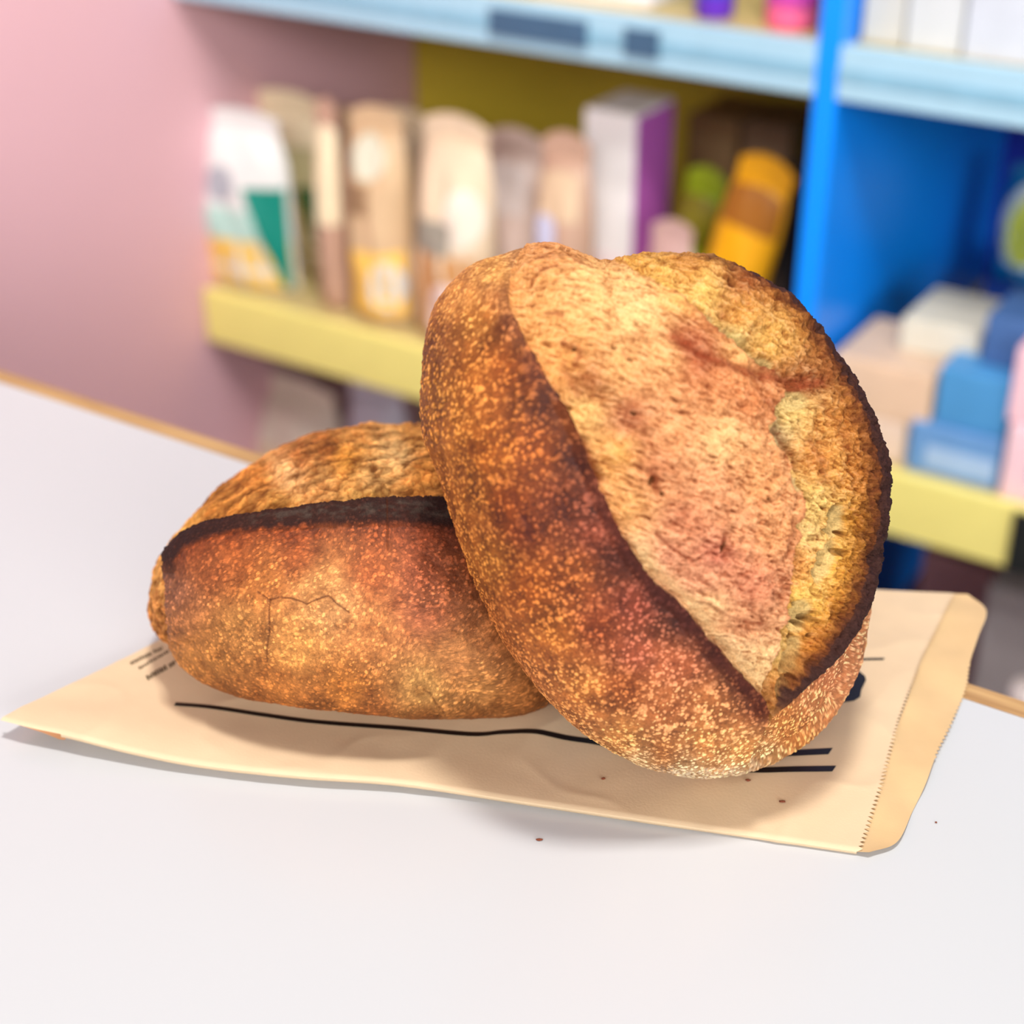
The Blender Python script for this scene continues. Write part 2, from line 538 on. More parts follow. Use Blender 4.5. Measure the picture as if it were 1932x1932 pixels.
# open pockets of the crumb: x, y, half length, half width, tilt (deg), depth mm
POCKETS = [(1332, 592, 26, 10, 15, 3.0), (1372, 630, 20, 12, 30, 3.0), (1408, 662, 34, 20, 38, 4.6), (1450, 684, 22, 12, 20, 3.0), (1500, 755, 36, 22, 10, 3.6), (1458, 825, 15, 30, -25, 3.6), (1492, 905, 14, 26, -10, 3.4),
           (1582, 985, 15, 36, 12, 5.0), (1560, 1060, 16, 50, 18, 4.6), (1514, 1165, 18, 38, 22, 4.4), (1496, 1240, 12, 44, 22, 4.2), (1478, 1300, 9, 24, 20, 3.0), (1500, 990, 10, 8, 0, 2.5), (1452, 1368, 6, 18, 38, 2.5)]
HOLES = [(1363, 612, 5, 3), (1380, 646, 7, 4), (1402, 672, 9, 5), (1416, 684, 7, 4), (1458, 838, 5, 4), (1472, 842, 4, 6), (1484, 893, 5, 9), (1505, 990, 8, 7), (1578, 965, 9, 18), (1570, 998, 6, 9), (1588, 1008, 4, 6), (1583, 1042, 9, 8),
         (1512, 1142, 5, 4), (1530, 1168, 11, 8), (1519, 1180, 7, 7), (1498, 1204, 6, 12), (1525, 1198, 5, 5), (1491, 1277, 5, 7), (1222, 905, 7, 10), (1188, 783, 7, 4), (1434, 938, 4, 3), (1082, 662, 5, 4), (1150, 668, 5, 3),
         (1055, 480, 6, 3), (1067, 483, 4, 2), (1350, 1030, 4, 14), (1240, 930, 4, 5), (1185, 690, 6, 3)]


# darker torn seams of the crumb: path, half width, strength
DARK_A = [([(1262, 648), (1300, 676), (1345, 692), (1400, 706), (1450, 720), (1500, 730), (1545, 722)], 12, 0.8), ([(1425, 690), (1470, 712), (1520, 716)], 8, 0.7),
          ([(1436, 760), (1468, 800), (1500, 852), (1512, 880)], 9, 0.55), ([(1096, 828), (1112, 868), (1128, 905)], 8, 0.8), ([(1484, 985), (1474, 1020), (1478, 1050)], 8, 0.5),
          ([(1236, 1008), (1262, 1030), (1300, 1056)], 3.5, 0.7), ([(1300, 1056), (1330, 1040), (1352, 1012)], 4, 0.55), ([(1350, 1012), (1353, 1048)], 5, 0.7), ([(1222, 890), (1232, 925)], 9, 0.6),
          ([(1030, 598), (1062, 606)], 3, 0.7), ([(1020, 520), (1048, 512)], 3, 0.7), ([(1000, 545), (1012, 528)], 3, 0.6), ([(1075, 508), (1110, 520)], 3, 0.6), ([(1010, 488), (1040, 486)], 3, 0.7),
          ([(1060, 650), (1095, 668), (1082, 690)], 5, 0.6), ([(1060, 690), (1075, 720), (1088, 745)], 8, 0.45), ([(1180, 770), (1195, 800), (1210, 830)], 16, 0.35), ([(1168, 676), (1182, 690)], 4, 0.5),
          ([(1320, 1130), (1370, 1160), (1440, 1178)], 4, 0.45), ([(1400, 1110), (1412, 1150)], 6, 0.45), ([(1280, 965), (1262, 985)], 8, 0.4), ([(1310, 1085), (1345, 1110)], 4, 0.5),
          ([(1180, 885), (1120, 870), (1135, 845)], 5, 0.35), ([(1430, 1180), (1425, 1140)], 5, 0.4), ([(1545, 760), (1575, 800), (1590, 850)], 8, 0.35), ([(1530, 830), (1552, 870), (1560, 910)], 9, 0.45)]


def ellipse_field(X, Y, e):
    x, y, a, b, t = e[:5]
    t = math.radians(t)
    dx, dy = X - x, Y - y
    u, v = dx * math.cos(t) + dy * math.sin(t), -dx * math.sin(t) + dy * math.cos(t)
    return (u / a) ** 2 + (v / b) ** 2


def make_upright_loaf(N=800):
    ctr = (1228, 968)
    depth = settle((ctr, 0.690, (0.46, -0.2, 0.86), 0.112, 0.066, 0.0432, OUT_A))
    print('depth A', depth)
    V, X, Y, Q, off, s, v = loaf_body(N, ctr, depth, (0.46, -0.2, 0.86), 0.112, 0.066, 0.0432, OUT_A)
    nrm = grid_normals(V, N)
    P = V.astype(np.float32)
    front = sstep(-0.25, 0.05, nrm[:, 2])
    F = np.where(v < np.pi * 0.62)[0]                       # directions the tears can lie on
    x, y = X[F].astype(np.float32), Y[F].astype(np.float32)
    Pf, fr = P[F], front[F].astype(np.float32)
    wob = 7 * fbm(Pf / 0.012, 3, 5) + 4 * fbm(Pf / 0.004, 3, 6)
    dL, aL = poly_dist(x, y, EAR_L, 4)                      # + is left of the line: crust side
    dR, aR = poly_dist(x, y, EAR_R, 4)                      # - is right/outside
    dS, aS = poly_dist(x, y, STEP, 4)
    rough = 6 * fbm(Pf / 0.0028, 3, 7)
    dL, dS = dL + 0.9 * wob + rough * sstep(520, 640, y), dS + 1.4 * wob + rough
    dR_in = -dR
    inside = (dL > 0) & (dR_in > 0)
    # orientation: with y downward, going down the line, 'positive' is one side; make it: dL>0 crumb, dS>0 strip
    E = dict(x=x, y=y, dL=dL, dR=dR, dS=dS)
    sideL = np.where(E['dL'][np.argmin((x - 1250) ** 2 + (y - 900) ** 2)] > 0, 1, -1)
    sideR = np.where(E['dR'][np.argmin((x - 1250) ** 2 + (y - 900) ** 2)] > 0, 1, -1)
    sideS = np.where(E['dS'][np.argmin((x - 1600) ** 2 + (y - 900) ** 2)] > 0, 1, -1)
    dL, dR, dS = dL * sideL, dR * sideR, dS * sideS         # dL>0, dR>0: within the tear; dS>0: fresh strip
    dR = dR + 0.35 * wob
    crumb = (dL > 0) & (dR > 0) & (y < 1404)
    lw = sstep(470, 640, y) * 0.7 + 0.3 * sstep(700, 950, y)       # how far the left lip stands up
    lw = lw * sstep(1420, 1330, y)
    disp = np.zeros(len(F), np.float32)
    # left crust rises to its lip and drops to the crumb
    disp += np.where(dL < 0, 4.6 * lw * np.exp(-(dL / 55.0) ** 2), 0)
    slab = sstep(0, 150, dL) * np.where(dS < 0, sstep(0, 60, -dS) * 0.35 + 0.65, 0.65)
    dep = np.where(crumb, -3.4 * (0.35 + 0.65 * lw) * np.exp(-dL / 45.0) + 5.0 * slab * (1 - 0.5 * sstep(0, 30, dS)), 0)
    cut = sstep(0, 5, dL) * sstep(0, 4, dR)
    disp += dep * np.where(crumb, cut, 0)
    # the fresh strip lies deep below the slab edge and climbs to the charred rim
    wS = np.clip(dS, 0, None)
    wR = np.clip(dR, 0, None)
    t = wR / (wR + wS + 1e-3)                               # 1 at the step, 0 at the rim
    strip = crumb & (dS > 0)
    disp += np.where(strip, sstep(0, 9, dS) * (-8.5 * t ** 1.3 * sstep(0, 60, wR + wS) + 2.0 * (1 - t)), 0)
    disp += np.where(dR < 0, -5.0 * sstep(0, 14, -dR) * sstep(980, 1080, y), 0)          # crust behind the rim
    disp += np.where((dR > -6), 2.6 * np.exp(-(dR / 22.0) ** 2) * sstep(1400, 1250, y) * sstep(470, 600, y), 0)
    rimw = (8 + 9 * sstep(560, 900, y)) * sstep(1400, 1180, y) + 3
    # slow swell and dents of the crust
    disp *= sstep(0.0, 0.55, nrm[F, 2])
    disp += 1.2 * fbm(Pf / 0.03, 3, 11)
    col = np.zeros((len(F), 3), np.float32)
    # ---- crust
    ci = np.where(~crumb)[0]
    bh, bc = blisters(Pf[ci], 1.0, 3)
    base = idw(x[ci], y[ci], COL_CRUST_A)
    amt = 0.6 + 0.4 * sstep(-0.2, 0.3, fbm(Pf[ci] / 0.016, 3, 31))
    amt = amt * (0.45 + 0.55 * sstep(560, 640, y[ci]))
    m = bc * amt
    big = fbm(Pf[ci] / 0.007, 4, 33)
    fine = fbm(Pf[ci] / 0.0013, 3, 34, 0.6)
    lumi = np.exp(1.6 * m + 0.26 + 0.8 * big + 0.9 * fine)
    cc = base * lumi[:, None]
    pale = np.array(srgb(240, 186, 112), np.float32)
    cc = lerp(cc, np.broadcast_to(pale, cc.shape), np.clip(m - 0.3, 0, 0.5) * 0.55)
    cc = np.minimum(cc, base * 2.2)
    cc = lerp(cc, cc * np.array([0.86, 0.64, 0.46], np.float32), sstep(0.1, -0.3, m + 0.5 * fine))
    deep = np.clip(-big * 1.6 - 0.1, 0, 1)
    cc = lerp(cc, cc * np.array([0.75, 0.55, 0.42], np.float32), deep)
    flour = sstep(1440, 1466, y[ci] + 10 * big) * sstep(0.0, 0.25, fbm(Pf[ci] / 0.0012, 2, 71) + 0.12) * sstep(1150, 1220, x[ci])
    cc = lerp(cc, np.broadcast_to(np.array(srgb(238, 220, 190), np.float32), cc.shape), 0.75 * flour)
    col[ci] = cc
    disp[ci] += 0.75 * bh * amt + 0.5 * big + 0.25 * fine
    # ---- crumb
    ki = np.where(crumb)[0]
    ca, sa = math.cos(math.radians(-20)), math.sin(math.radians(-20))
    pk = Pf[ki]
    U = np.stack([pk[:, 0] * ca + pk[:, 1] * sa, -pk[:, 0] * sa + pk[:, 1] * ca, pk[:, 2]], 1)
    warp = 0.0009 * np.stack([perlin(pk / 0.006, 41), perlin(pk / 0.006, 42), perlin(pk / 0.006, 43)], 1)
    U = U + warp
    fib = fbm(U / np.array([0.0062, 0.0014, 0.0030]), 4, 44, 0.62)
    rid = fbm(U / np.array([0.0075, 0.0019, 0.004]), 3, 45, 0.6, True)
    med = fbm(pk / 0.010, 4, 46, 0.55)
    fine = fbm(pk / 0.0011, 3, 49, 0.6)
    fold = fbm(U / np.array([0.016, 0.0065, 0.010]), 3, 50, 0.5, True)
    pd, p1, p2 = worley(U / np.array([0.0066, 0.0017, 0.004]), 47)
    slit = np.clip(1 - (pd / (0.20 + 0.26 * p2)) ** 2, 0, 1) * (p1 < 0.34)
    pd2, q1, q2 = worley(U / np.array([0.0024, 0.0014, 0.002]), 48)
    pore = np.clip(1 - (pd2 / (0.2 + 0.28 * q2)) ** 2, 0, 1) * (q1 < 0.45)
    isS = dS[ki] > 0
    base = np.where(isS[:, None], idw(x[ki], y[ki], COL_STRIP_A), idw(x[ki], y[ki], COL_CRUMB_A))
    tone = 0.9 * fib + 0.55 * (rid - 0.35) + 0.5 * fine
    cc = base * np.exp(1.2 * tone + 0.4 * med - 0.02)[:, None]
    cc = np.minimum(cc, base * 1.45)
    cc = lerp(cc, np.broadcast_to(np.array(srgb(250, 218, 170), np.float32), cc.shape), 0.5 * np.clip(tone * 1.4 - 0.15, 0, 1))
    cc = lerp(cc, cc * np.array([0.80, 0.50, 0.38], np.float32), np.clip(-tone * 2.1 + 0.08 - 1.1 * med, 0, 1) * 0.95)
    cc = lerp(cc, cc * np.array([0.66, 0.40, 0.30], np.float32), 0.8 * np.clip(0.5 - 2.2 * fold, 0, 1) * sstep(-0.1, 0.2, -med))
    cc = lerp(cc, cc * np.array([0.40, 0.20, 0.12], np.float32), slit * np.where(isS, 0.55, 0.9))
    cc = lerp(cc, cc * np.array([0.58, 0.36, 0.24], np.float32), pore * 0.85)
    d2 = 0.6 * fib + 0.6 * rid + 1.6 * med + 2.6 * (fold - 0.3) + 0.15 * fine - 0.8 * slit - 0.4 * pore
    # the strip: coarse open cells
    cd_, c1, c2 = worley(pk / 0.0042 + 0.35 * np.stack([fib, rid, med], 1), 51)
    cell = np.clip(1 - (cd_ / 0.55) ** 2, 0, 1)
    d2 = d2 + np.where(isS, -1.3 * cell * (c1 < 0.6), 0)
    cc = np.where(isS[:, None], cc * (1 - 0.22 * cell * (c1 < 0.6))[:, None], cc)
    # a dark rag of crust hangs along the step
    edge = np.exp(-((dS[ki] - 3) / 7.0) ** 2) * sstep(-0.15, 0.25, med + 0.4 * fib + 0.25 * sstep(1290, 1330, x[ki]) * sstep(720, 650, y[ki]))
    cc = lerp(cc, np.broadcast_to(np.array(srgb(150, 66, 34), np.float32), cc.shape), 0.7 * edge)
    for pts, wd, k in DARK_A:
        d, _ = poly_dist(x[ki] + 1.1 * wob[ki], y[ki] + 1.1 * wob[ki], pts)
        ww = np.exp(-(d / wd) ** 2) * sstep(-0.45, 0.15, fib + 0.6 * med + 0.2)
        cc = lerp(cc, np.broadcast_to(np.array(srgb(146, 62, 32), np.float32), cc.shape) * np.exp(0.8 * fib)[:, None], k * ww)
        d2 = d2 - 1.0 * k * ww
    for e in POCKETS:
        q = ellipse_field(x[ki] + 0.8 * wob[ki], y[ki] + 0.8 * wob[ki], e)
        mm = np.clip(1 - q, 0, 1) ** 0.7
        d2 = d2 - e[5] * mm
        cc = lerp(cc, np.broadcast_to(np.array(srgb(232, 204, 136), np.float32), cc.shape) * np.exp(0.5 * fib + 0.5 * fine)[:, None], 0.85 * sstep(0.1, 0.6, mm))
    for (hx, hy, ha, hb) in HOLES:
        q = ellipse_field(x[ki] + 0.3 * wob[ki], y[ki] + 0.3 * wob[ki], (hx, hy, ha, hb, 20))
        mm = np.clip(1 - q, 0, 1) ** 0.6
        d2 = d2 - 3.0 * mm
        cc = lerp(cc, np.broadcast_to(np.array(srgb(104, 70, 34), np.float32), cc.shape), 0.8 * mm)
    # browning toward the charred rim, and a lighter lip under the left ear
    rag = 16 * fbm(pk / 0.004, 4, 61)
    tr = np.clip((dR[ki] + rag) / (rimw[ki] * 2.6), 0, 1.6)
    topw = sstep(1270, 1450, x[ki]) * 0.85 + 0.15
    topw = np.maximum(topw, sstep(700, 900, y[ki])) * sstep(1400, 1280, y[ki])
    cc = lerp(cc, cc * np.array([0.62, 0.42, 0.28], np.float32), topw * sstep(1.5, 0.8, tr) * 0.8)
    cc = lerp(cc, np.broadcast_to(np.array(srgb(104, 52, 26), np.float32), cc.shape) * np.exp(0.9 * fib)[:, None], topw * sstep(1.0, 0.45, tr) * 0.9)
    cc = lerp(cc, np.broadcast_to(np.array(srgb(70, 40, 34), np.float32), cc.shape) * np.exp(0.5 * fib)[:, None], topw * sstep(0.55, 0.25, tr))
    lipc = np.exp(-((dL[ki] - 16) / 13.0) ** 2) * sstep(980, 1060, y[ki]) * sstep(1330, 1250, y[ki])
    cc = lerp(cc, np.broadcast_to(np.array(srgb(250, 220, 160), np.float32), cc.shape), 0.6 * lipc)
    col[ki] = cc * np.where(isS[:, None], np.array([0.88, 0.83, 0.80]), np.array([0.88, 0.78, 0.76]))
    disp[ki] += d2 * sstep(0, 8, dR[ki]) * (0.4 + 0.6 * sstep(0, 8, dL[ki]))
    # ---- charred ears: the rim at the right and the lip at the left
    zone = np.zeros(len(X), np.int8)
    earR = (np.abs(dR - rimw * 0.35) < rimw * 0.75) & (x > 1250) & (y < 1330) & (x > 1100)
    earL = (dL < 0) & (dL > -(8 + 18 * lw)) & (y > 760) & (y < 1345)
    ch = np.array(srgb(66, 38, 32), np.float32)
    wch = np.where(earR, 0.75 * topw_full(x, y), 0)
    col[:] = lerp(col, np.broadcast_to(ch, col.shape) * np.exp(0.7 * fbm(Pf / 0.0015, 3, 81))[:, None], wch)
    wl = np.exp(-((dL + 11) / 14.0) ** 2) * (dL < 2) * sstep(800, 1000, y) * sstep(1380, 1300, y)
    col[:] = lerp(col, np.broadcast_to(np.array(srgb(76, 34, 28), np.float32), col.shape) * np.exp(0.8 * fbm(Pf / 0.002, 3, 82))[:, None], 0.75 * wl)
    z = np.where(crumb, 1, 0)
    z = np.where(earR | earL, 2, z)
    z[fr < 0.5] = 0
    zone[F] = z
    # ---- back of the loaf: plain baked crust and pale floured base
    full = np.broadcast_to(np.array(srgb(186, 118, 58), np.float32), (len(X), 3)).copy()
    nz = np.exp(0.8 * fbm(P / 0.008, 4, 90))
    full *= nz[:, None]
    full[F] = lerp(full[F], col, fr)
    dall = np.zeros(len(X), np.float32)
    dall[F] = disp * fr
    V2 = V + nrm * (dall * 0.001)[:, None]
    Wd = local_to_world(V2, off, depth)
    low = LOAF_Z + 0.0002
    Wd[:, 2] = np.where(Wd[:, 2] < low + 0.002, low + 0.002 * np.exp(np.clip((Wd[:, 2] - low - 0.002) / 0.002, -20, 0)) , Wd[:, 2])
    return Wd, Q, np.clip(full * ALB, 0.004, 0.93), zone, s


def topw_full(x, y):
    a = np.maximum(sstep(1300, 1450, x) * 0.9 + 0.1, sstep(700, 900, y))
    return a * sstep(1380, 1280, y)


ALB = 0.80

# ---- loaf lying on its base
OUT_B = [(277, 1140), (280, 1100), (290, 1065), (315, 1020), (350, 985), (400, 930), (450, 890), (510, 850), (560, 829), (620, 812), (680, 803), (740, 801), (800, 801), (860, 806),
         (940, 822), (1020, 858), (1090, 920), (1135, 1010), (1150, 1110), (1135, 1210), (1090, 1288), (1040, 1330), (985, 1350), (900, 1358), (800, 1358), (700, 1351), (600, 1341), (520, 1330), (450, 1315),
         (400, 1297), (360, 1272), (335, 1243), (321, 1221), (308, 1216), (296, 1205), (284, 1182), (278, 1160)]
EAR_B = [(324, 1260), (319, 1225), (317, 1190), (315, 1150), (314, 1110), (316, 1072), (330, 1040), (370, 1010), (420, 994), (480, 983), (560, 974), (600, 966), (680, 957), (760, 953), (840, 952), (900, 954), (1000, 965), (1070, 990)]
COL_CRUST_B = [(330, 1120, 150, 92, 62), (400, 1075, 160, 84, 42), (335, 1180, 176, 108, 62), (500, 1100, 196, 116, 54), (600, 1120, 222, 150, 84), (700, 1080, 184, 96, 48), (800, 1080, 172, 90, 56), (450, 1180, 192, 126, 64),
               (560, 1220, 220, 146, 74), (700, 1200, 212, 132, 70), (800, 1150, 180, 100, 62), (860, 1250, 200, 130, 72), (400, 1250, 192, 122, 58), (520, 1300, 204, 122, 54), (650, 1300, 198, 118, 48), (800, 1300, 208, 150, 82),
               (900, 1310, 200, 134, 72), (990, 1320, 180, 112, 56), (700, 1350, 152, 84, 36), (350, 1240, 196, 126, 60), (620, 1140, 230, 160, 96), (460, 1060, 176, 92, 42), (560, 1050, 170, 86, 40), (900, 1060, 160, 84, 46), (960, 1200, 186, 114, 62), (420, 1300, 150, 88, 40), (500, 1322, 150, 84, 36), (600, 1338, 140, 78, 32), (800, 1354, 134, 76, 32), (900, 1354, 120, 66, 28), (1000, 1330, 110, 60, 26), (960, 1120, 120, 62, 38), (900, 1020, 100, 50, 34)]  # points at foot and right darkened to paint contact shade and standing loaf's shadow
COL_CRUMB_B = [(300, 1080, 224, 158, 84), (290, 1170, 198, 132, 70), (350, 1010, 232, 166, 80), (420, 960, 196, 126, 56), (480, 900, 196, 122, 54), (540, 885, 230, 172, 112), (520, 950, 210, 146, 70), (600, 900, 202, 142, 80),
               (650, 860, 206, 136, 54), (700, 900, 206, 152, 90), (750, 850, 220, 172, 110), (780, 820, 196, 132, 64), (650, 820, 202, 136, 70), (800, 880, 178, 112, 48), (780, 940, 166, 102, 40), (700, 935, 200, 146, 70), (560, 860, 170, 102, 50), (620, 840, 150, 86, 40)]
CRACKS_B = [[(488, 1117), (498, 1124), (510, 1132), (528, 1127), (548, 1129), (566, 1134), (580, 1140), (600, 1130), (621, 1124), (634, 1138), (660, 1156)],
            [(510, 1132), (507, 1160), (508, 1190), (503, 1220), (504, 1250)], [(424, 1098), (440, 1094), (456, 1098)], [(731, 960), (732, 1000), (731, 1038)], [(800, 1300), (812, 1308), (822, 1325), (838, 1345)]]


def make_lying_loaf(N=680):
    ctr = (712, 1085)
    depth = settle((ctr, 0.802, (0.0, 0.871, 0.491), 0.108, 0.078, 0.036, OUT_B), 2.2)
    print('depth B', depth)
    V, X, Y, Q, off, s, v = loaf_body(N, ctr, depth, (0.0, 0.871, 0.491), 0.108, 0.078, 0.036, OUT_B, 2.2)
    nrm = grid_normals(V, N)
    P = V.astype(np.float32)
    front = sstep(-0.25, 0.05, nrm[:, 2])
    F = np.where(v < np.pi * 0.62)[0]
    x, y = X[F].astype(np.float32), Y[F].astype(np.float32)
    Pf, fr = P[F], front[F].astype(np.float32)
    wob = 6 * fbm(Pf / 0.012, 3, 105) + 4 * fbm(Pf / 0.004, 3, 106)
    dE, aE = poly_dist(x, y, EAR_B, 4)
    sgn = 1 if dE[np.argmin((x - 650) ** 2 + (y - 1200) ** 2)] > 0 else -1
    dE = dE * sgn + 0.6 * wob + 5 * fbm(Pf / 0.0026, 3, 107)                                # > 0 on the crust below the ear
    crumb = dE < 0
    topp = sstep(1110, 1040, y)
    disp = np.where(dE >= 0, (5.5 * topp + 0.8 * (1 - topp)) * np.exp(-(dE / 60.0) ** 2), 0).astype(np.float32)
    disp += np.where(crumb, -5.0 * sstep(0, 5, -dE) * np.exp(dE / 70.0) * (0.55 + 0.45 * topp) - 1.5 * (1 - topp) * sstep(0, 6, -dE), 0)
    disp *= sstep(0.0, 0.5, nrm[F, 2]) * 0.9 + 0.1
    disp += 1.3 * fbm(Pf / 0.03, 3, 111)
    col = np.zeros((len(F), 3), np.float32)
    ci = np.where(~crumb)[0]
    bh, bc = blisters(Pf[ci], 1.0, 103)
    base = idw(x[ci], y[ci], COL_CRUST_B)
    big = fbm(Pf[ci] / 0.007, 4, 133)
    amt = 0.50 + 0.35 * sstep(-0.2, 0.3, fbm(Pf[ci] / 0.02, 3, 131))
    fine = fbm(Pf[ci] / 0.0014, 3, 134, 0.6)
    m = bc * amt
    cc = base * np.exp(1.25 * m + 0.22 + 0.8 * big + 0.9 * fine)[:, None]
    cc = lerp(cc, np.broadcast_to(np.array(srgb(240, 186, 116), np.float32), cc.shape), np.clip(m - 0.3, 0, 0.5) * 0.4)
    cc = lerp(cc, cc * np.array([0.78, 0.58, 0.42], np.float32), np.clip(-big * 1.5 - 0.1, 0, 1))
    # the ear is charred on its flat top edge and fades into the crust
    wdt = 27 + 20 * sstep(450, 850, x[ci]) - 6 * sstep(400, 330, x[ci])
    jag = 6 * fbm(Pf[ci] / 0.004, 3, 141)
    up = sstep(1112, 1058, y[ci])
    de = dE[ci] + jag
    cc = lerp(cc, cc * np.array([0.56, 0.36, 0.32], np.float32), up * sstep(2.7, 0.9, de / wdt) * 0.85)
    cc = lerp(cc, np.broadcast_to(np.array(srgb(50, 30, 27), np.float32), cc.shape) * np.exp(0.5 * bc)[:, None], up * sstep(1.3, 0.85, de / wdt) * 0.92)
    ash = sstep(0.1, 0.3, de / wdt) * sstep(0.85, 0.6, de / wdt) * sstep(450, 520, x[ci]) * sstep(-0.2, 0.2, fbm(Pf[ci] / np.array([0.006, 0.0025, 0.003]), 3, 142) - 0.05)
    cc = lerp(cc, np.broadcast_to(np.array(srgb(84, 68, 58), np.float32), cc.shape) * np.exp(1.2 * fine)[:, None], 0.7 * ash * up)
    col[ci] = cc
    disp[ci] += 0.5 * bh * amt + 0.4 * big + 0.2 * fine - 0.5 * up * sstep(0.3, 0, de / wdt) * np.abs(fbm(Pf[ci] / 0.003, 3, 143)) * 3
    for k, c in enumerate(CRACKS_B):
        d, _ = poly_dist(x + 0.25 * wob, y + 0.25 * wob, c)
        d = np.abs(d)
        wl = np.exp(-(d / 1.7) ** 2)
        col[:] = lerp(col, np.broadcast_to(np.array(srgb(96, 44, 18), np.float32), col.shape), (0.85 if k < 2 else 0.6) * wl)
        disp -= 0.6 * wl - 0.35 * np.exp(-(d / 9.0) ** 2)
    ki = np.where(crumb)[0]
    pk = Pf[ki]
    wp = 0.002 * np.stack([perlin(pk / 0.008, 151), perlin(pk / 0.008, 152), perlin(pk / 0.008, 153)], 1)
    U = pk + wp
    # torn flakes run up along the opening
    ca, sa = math.cos(math.radians(38)), math.sin(math.radians(38))
    U = np.stack([U[:, 0] * ca + U[:, 1] * sa, -U[:, 0] * sa + U[:, 1] * ca, U[:, 2]], 1)
    fib = fbm(U / np.array([0.019, 0.0044, 0.008]), 4, 144, 0.58)
    rid = fbm(U / np.array([0.010, 0.0045, 0.007]), 4, 145, 0.5, True)
    med = fbm(pk / 0.014, 3, 146)
    fine = fbm(pk / 0.002, 3, 147)
    vein = np.clip(1 - np.abs(fbm(pk / 0.0062 + 0.5 * wp / 0.002, 2, 149)) * 5.5, 0, 1) ** 1.5
    base = idw(x[ki], y[ki], COL_CRUMB_B, 14.0)
    fd, f1, f2 = worley(U / np.array([0.0105, 0.0042, 0.007]) + 0.4 * np.stack([fine, fib, med], 1), 160)
    fd3, g1, g2 = worley(U / np.array([0.0045, 0.0026, 0.004]) + 0.3 * np.stack([fine, fib, med], 1), 161)
    fib0 = fib
    fib = fib * 1.25 + 0.45 * (f1 - 0.5) + 0.1 * (g1 - 0.5) - 0.25 * sstep(0.5, 0.85, fd)
    fib = fib + 0.12
    cc = base * np.exp(1.2 * fib + 0.6 * fine + 0.4 * med + 0.08)[:, None]
    cc = lerp(cc, cc * np.array([0.66, 0.46, 0.32], np.float32), np.clip(-fib * 1.9 - 0.1, 0, 1))
    cc = lerp(cc, cc * np.array([0.55, 0.36, 0.24], np.float32), 0.75 * vein)
    rimd = np.exp(-((dE[ki] + 9) / 9.0) ** 2) * sstep(0, 0.3, med + 0.15 + 0.4 * sstep(720, 780, x[ki]))
    cc = lerp(cc, np.broadcast_to(np.array(srgb(120, 66, 28), np.float32), cc.shape), 0.7 * rimd)
    col[ki] = cc
    disp[ki] += 0.9 * fib0 + 1.0 * (rid - 0.4) + 3.0 * med + 0.2 * fine - 0.5 * vein + 0.5 * (f1 - 0.5) * sstep(0.75, 0.35, fd)
    z = np.where(crumb, 1, 0)
    ear = (~crumb) & (y < 1085)
    wfull = 32 + 20 * sstep(450, 850, x) - 8 * sstep(400, 330, x)
    z = np.where(ear & (dE < wfull * 1.05), 2, z)
    z[fr < 0.5] = 0
    zone = np.zeros(len(X), np.int8)
    zone[F] = z
    full = np.broadcast_to(np.array(srgb(196, 124, 58), np.float32), (len(X), 3)).copy()
    full *= np.exp(0.8 * fbm(P / 0.008, 4, 190))[:, None]
    full[F] = lerp(full[F], col, fr)
    dall = np.zeros(len(X), np.float32)
    dall[F] = disp * fr
    V2 = V + nrm * (dall * 0.001)[:, None]
    Wd = local_to_world(V2, off, depth)
    low = LOAF_Z + 0.0002
    Wd[:, 2] = np.where(Wd[:, 2] < low + 0.002, low + 0.002 * np.exp(np.clip((Wd[:, 2] - low - 0.002) / 0.002, -20, 0)), Wd[:, 2])
    return Wd, Q, np.clip(full * ALB * 0.9, 0.004, 0.93), zone, s


# ------------------------------------------------------------------ setting: floor, walls
Z_FLOOR = -0.95
WALL_X = -1.557
Y_FRONT = 1.6
pink = mat('pink_paint', (226, 178, 186), 0.6, 0.3, 0.02, 3.0, 0.05, 300)
white_wall = mat('cream_paint', (226, 222, 214), 0.7, 0.3, 0.02, 3.0)
floor_m = mat('grey_floor', (150, 142, 138), 0.5, 0.4, 0.08, 6.0)
box('floor', -1.7, 3.0, -3.0, 2.6, Z_FLOOR - 0.05, Z_FLOOR, floor_m, kind='structure')
box('wall_left', WALL_X - 0.08, WALL_X, -0.6, 2.6, Z_FLOOR, 1.2, pink, kind='structure')
box('wall_back', WALL_X, 3.0, 2.42, 2.5, Z_FLOOR, 1.2, white_wall, kind='structure')

# ------------------------------------------------------------------ counter
counter = thing('shop_counter', 'white glossy shop counter with a pale wooden edge carrying the loaves', 'counter', (-0.35, 0.25, Z_FLOOR))


def cbox(name, x0, x1, y0, y1, z0, z1, m, b=0.0, label=None):
    return box(name, x0 + 0.35, x1 + 0.35, y0 - 0.25, y1 - 0.25, z0 - Z_FLOOR, z1 - Z_FLOOR, m, counter, b, label)


cbox('worktop', WALL_X + 0.002, 0.75, -0.15, 0.6365, -0.03, 0.0, mat('white_laminate', (199, 200, 202), 0.24, 0.5, 0.008, 4.0), label='glossy white worktop')
cbox('wooden_edge', WALL_X + 0.002, 0.75, 0.637, 0.6495, -0.03, 0.0004, wood_mat(), 0.0008, label='pale wooden edge strip along the back')
cbox('counter_panel', WALL_X + 0.002, 0.72, 0.55, 0.58, Z_FLOOR + 0.001, -0.03, mat('panel_white', (228, 226, 224), 0.5))
cbox('counter_panel', 0.69, 0.72, -0.12, 0.55, Z_FLOOR + 0.001, -0.03, MATS['panel_white'])

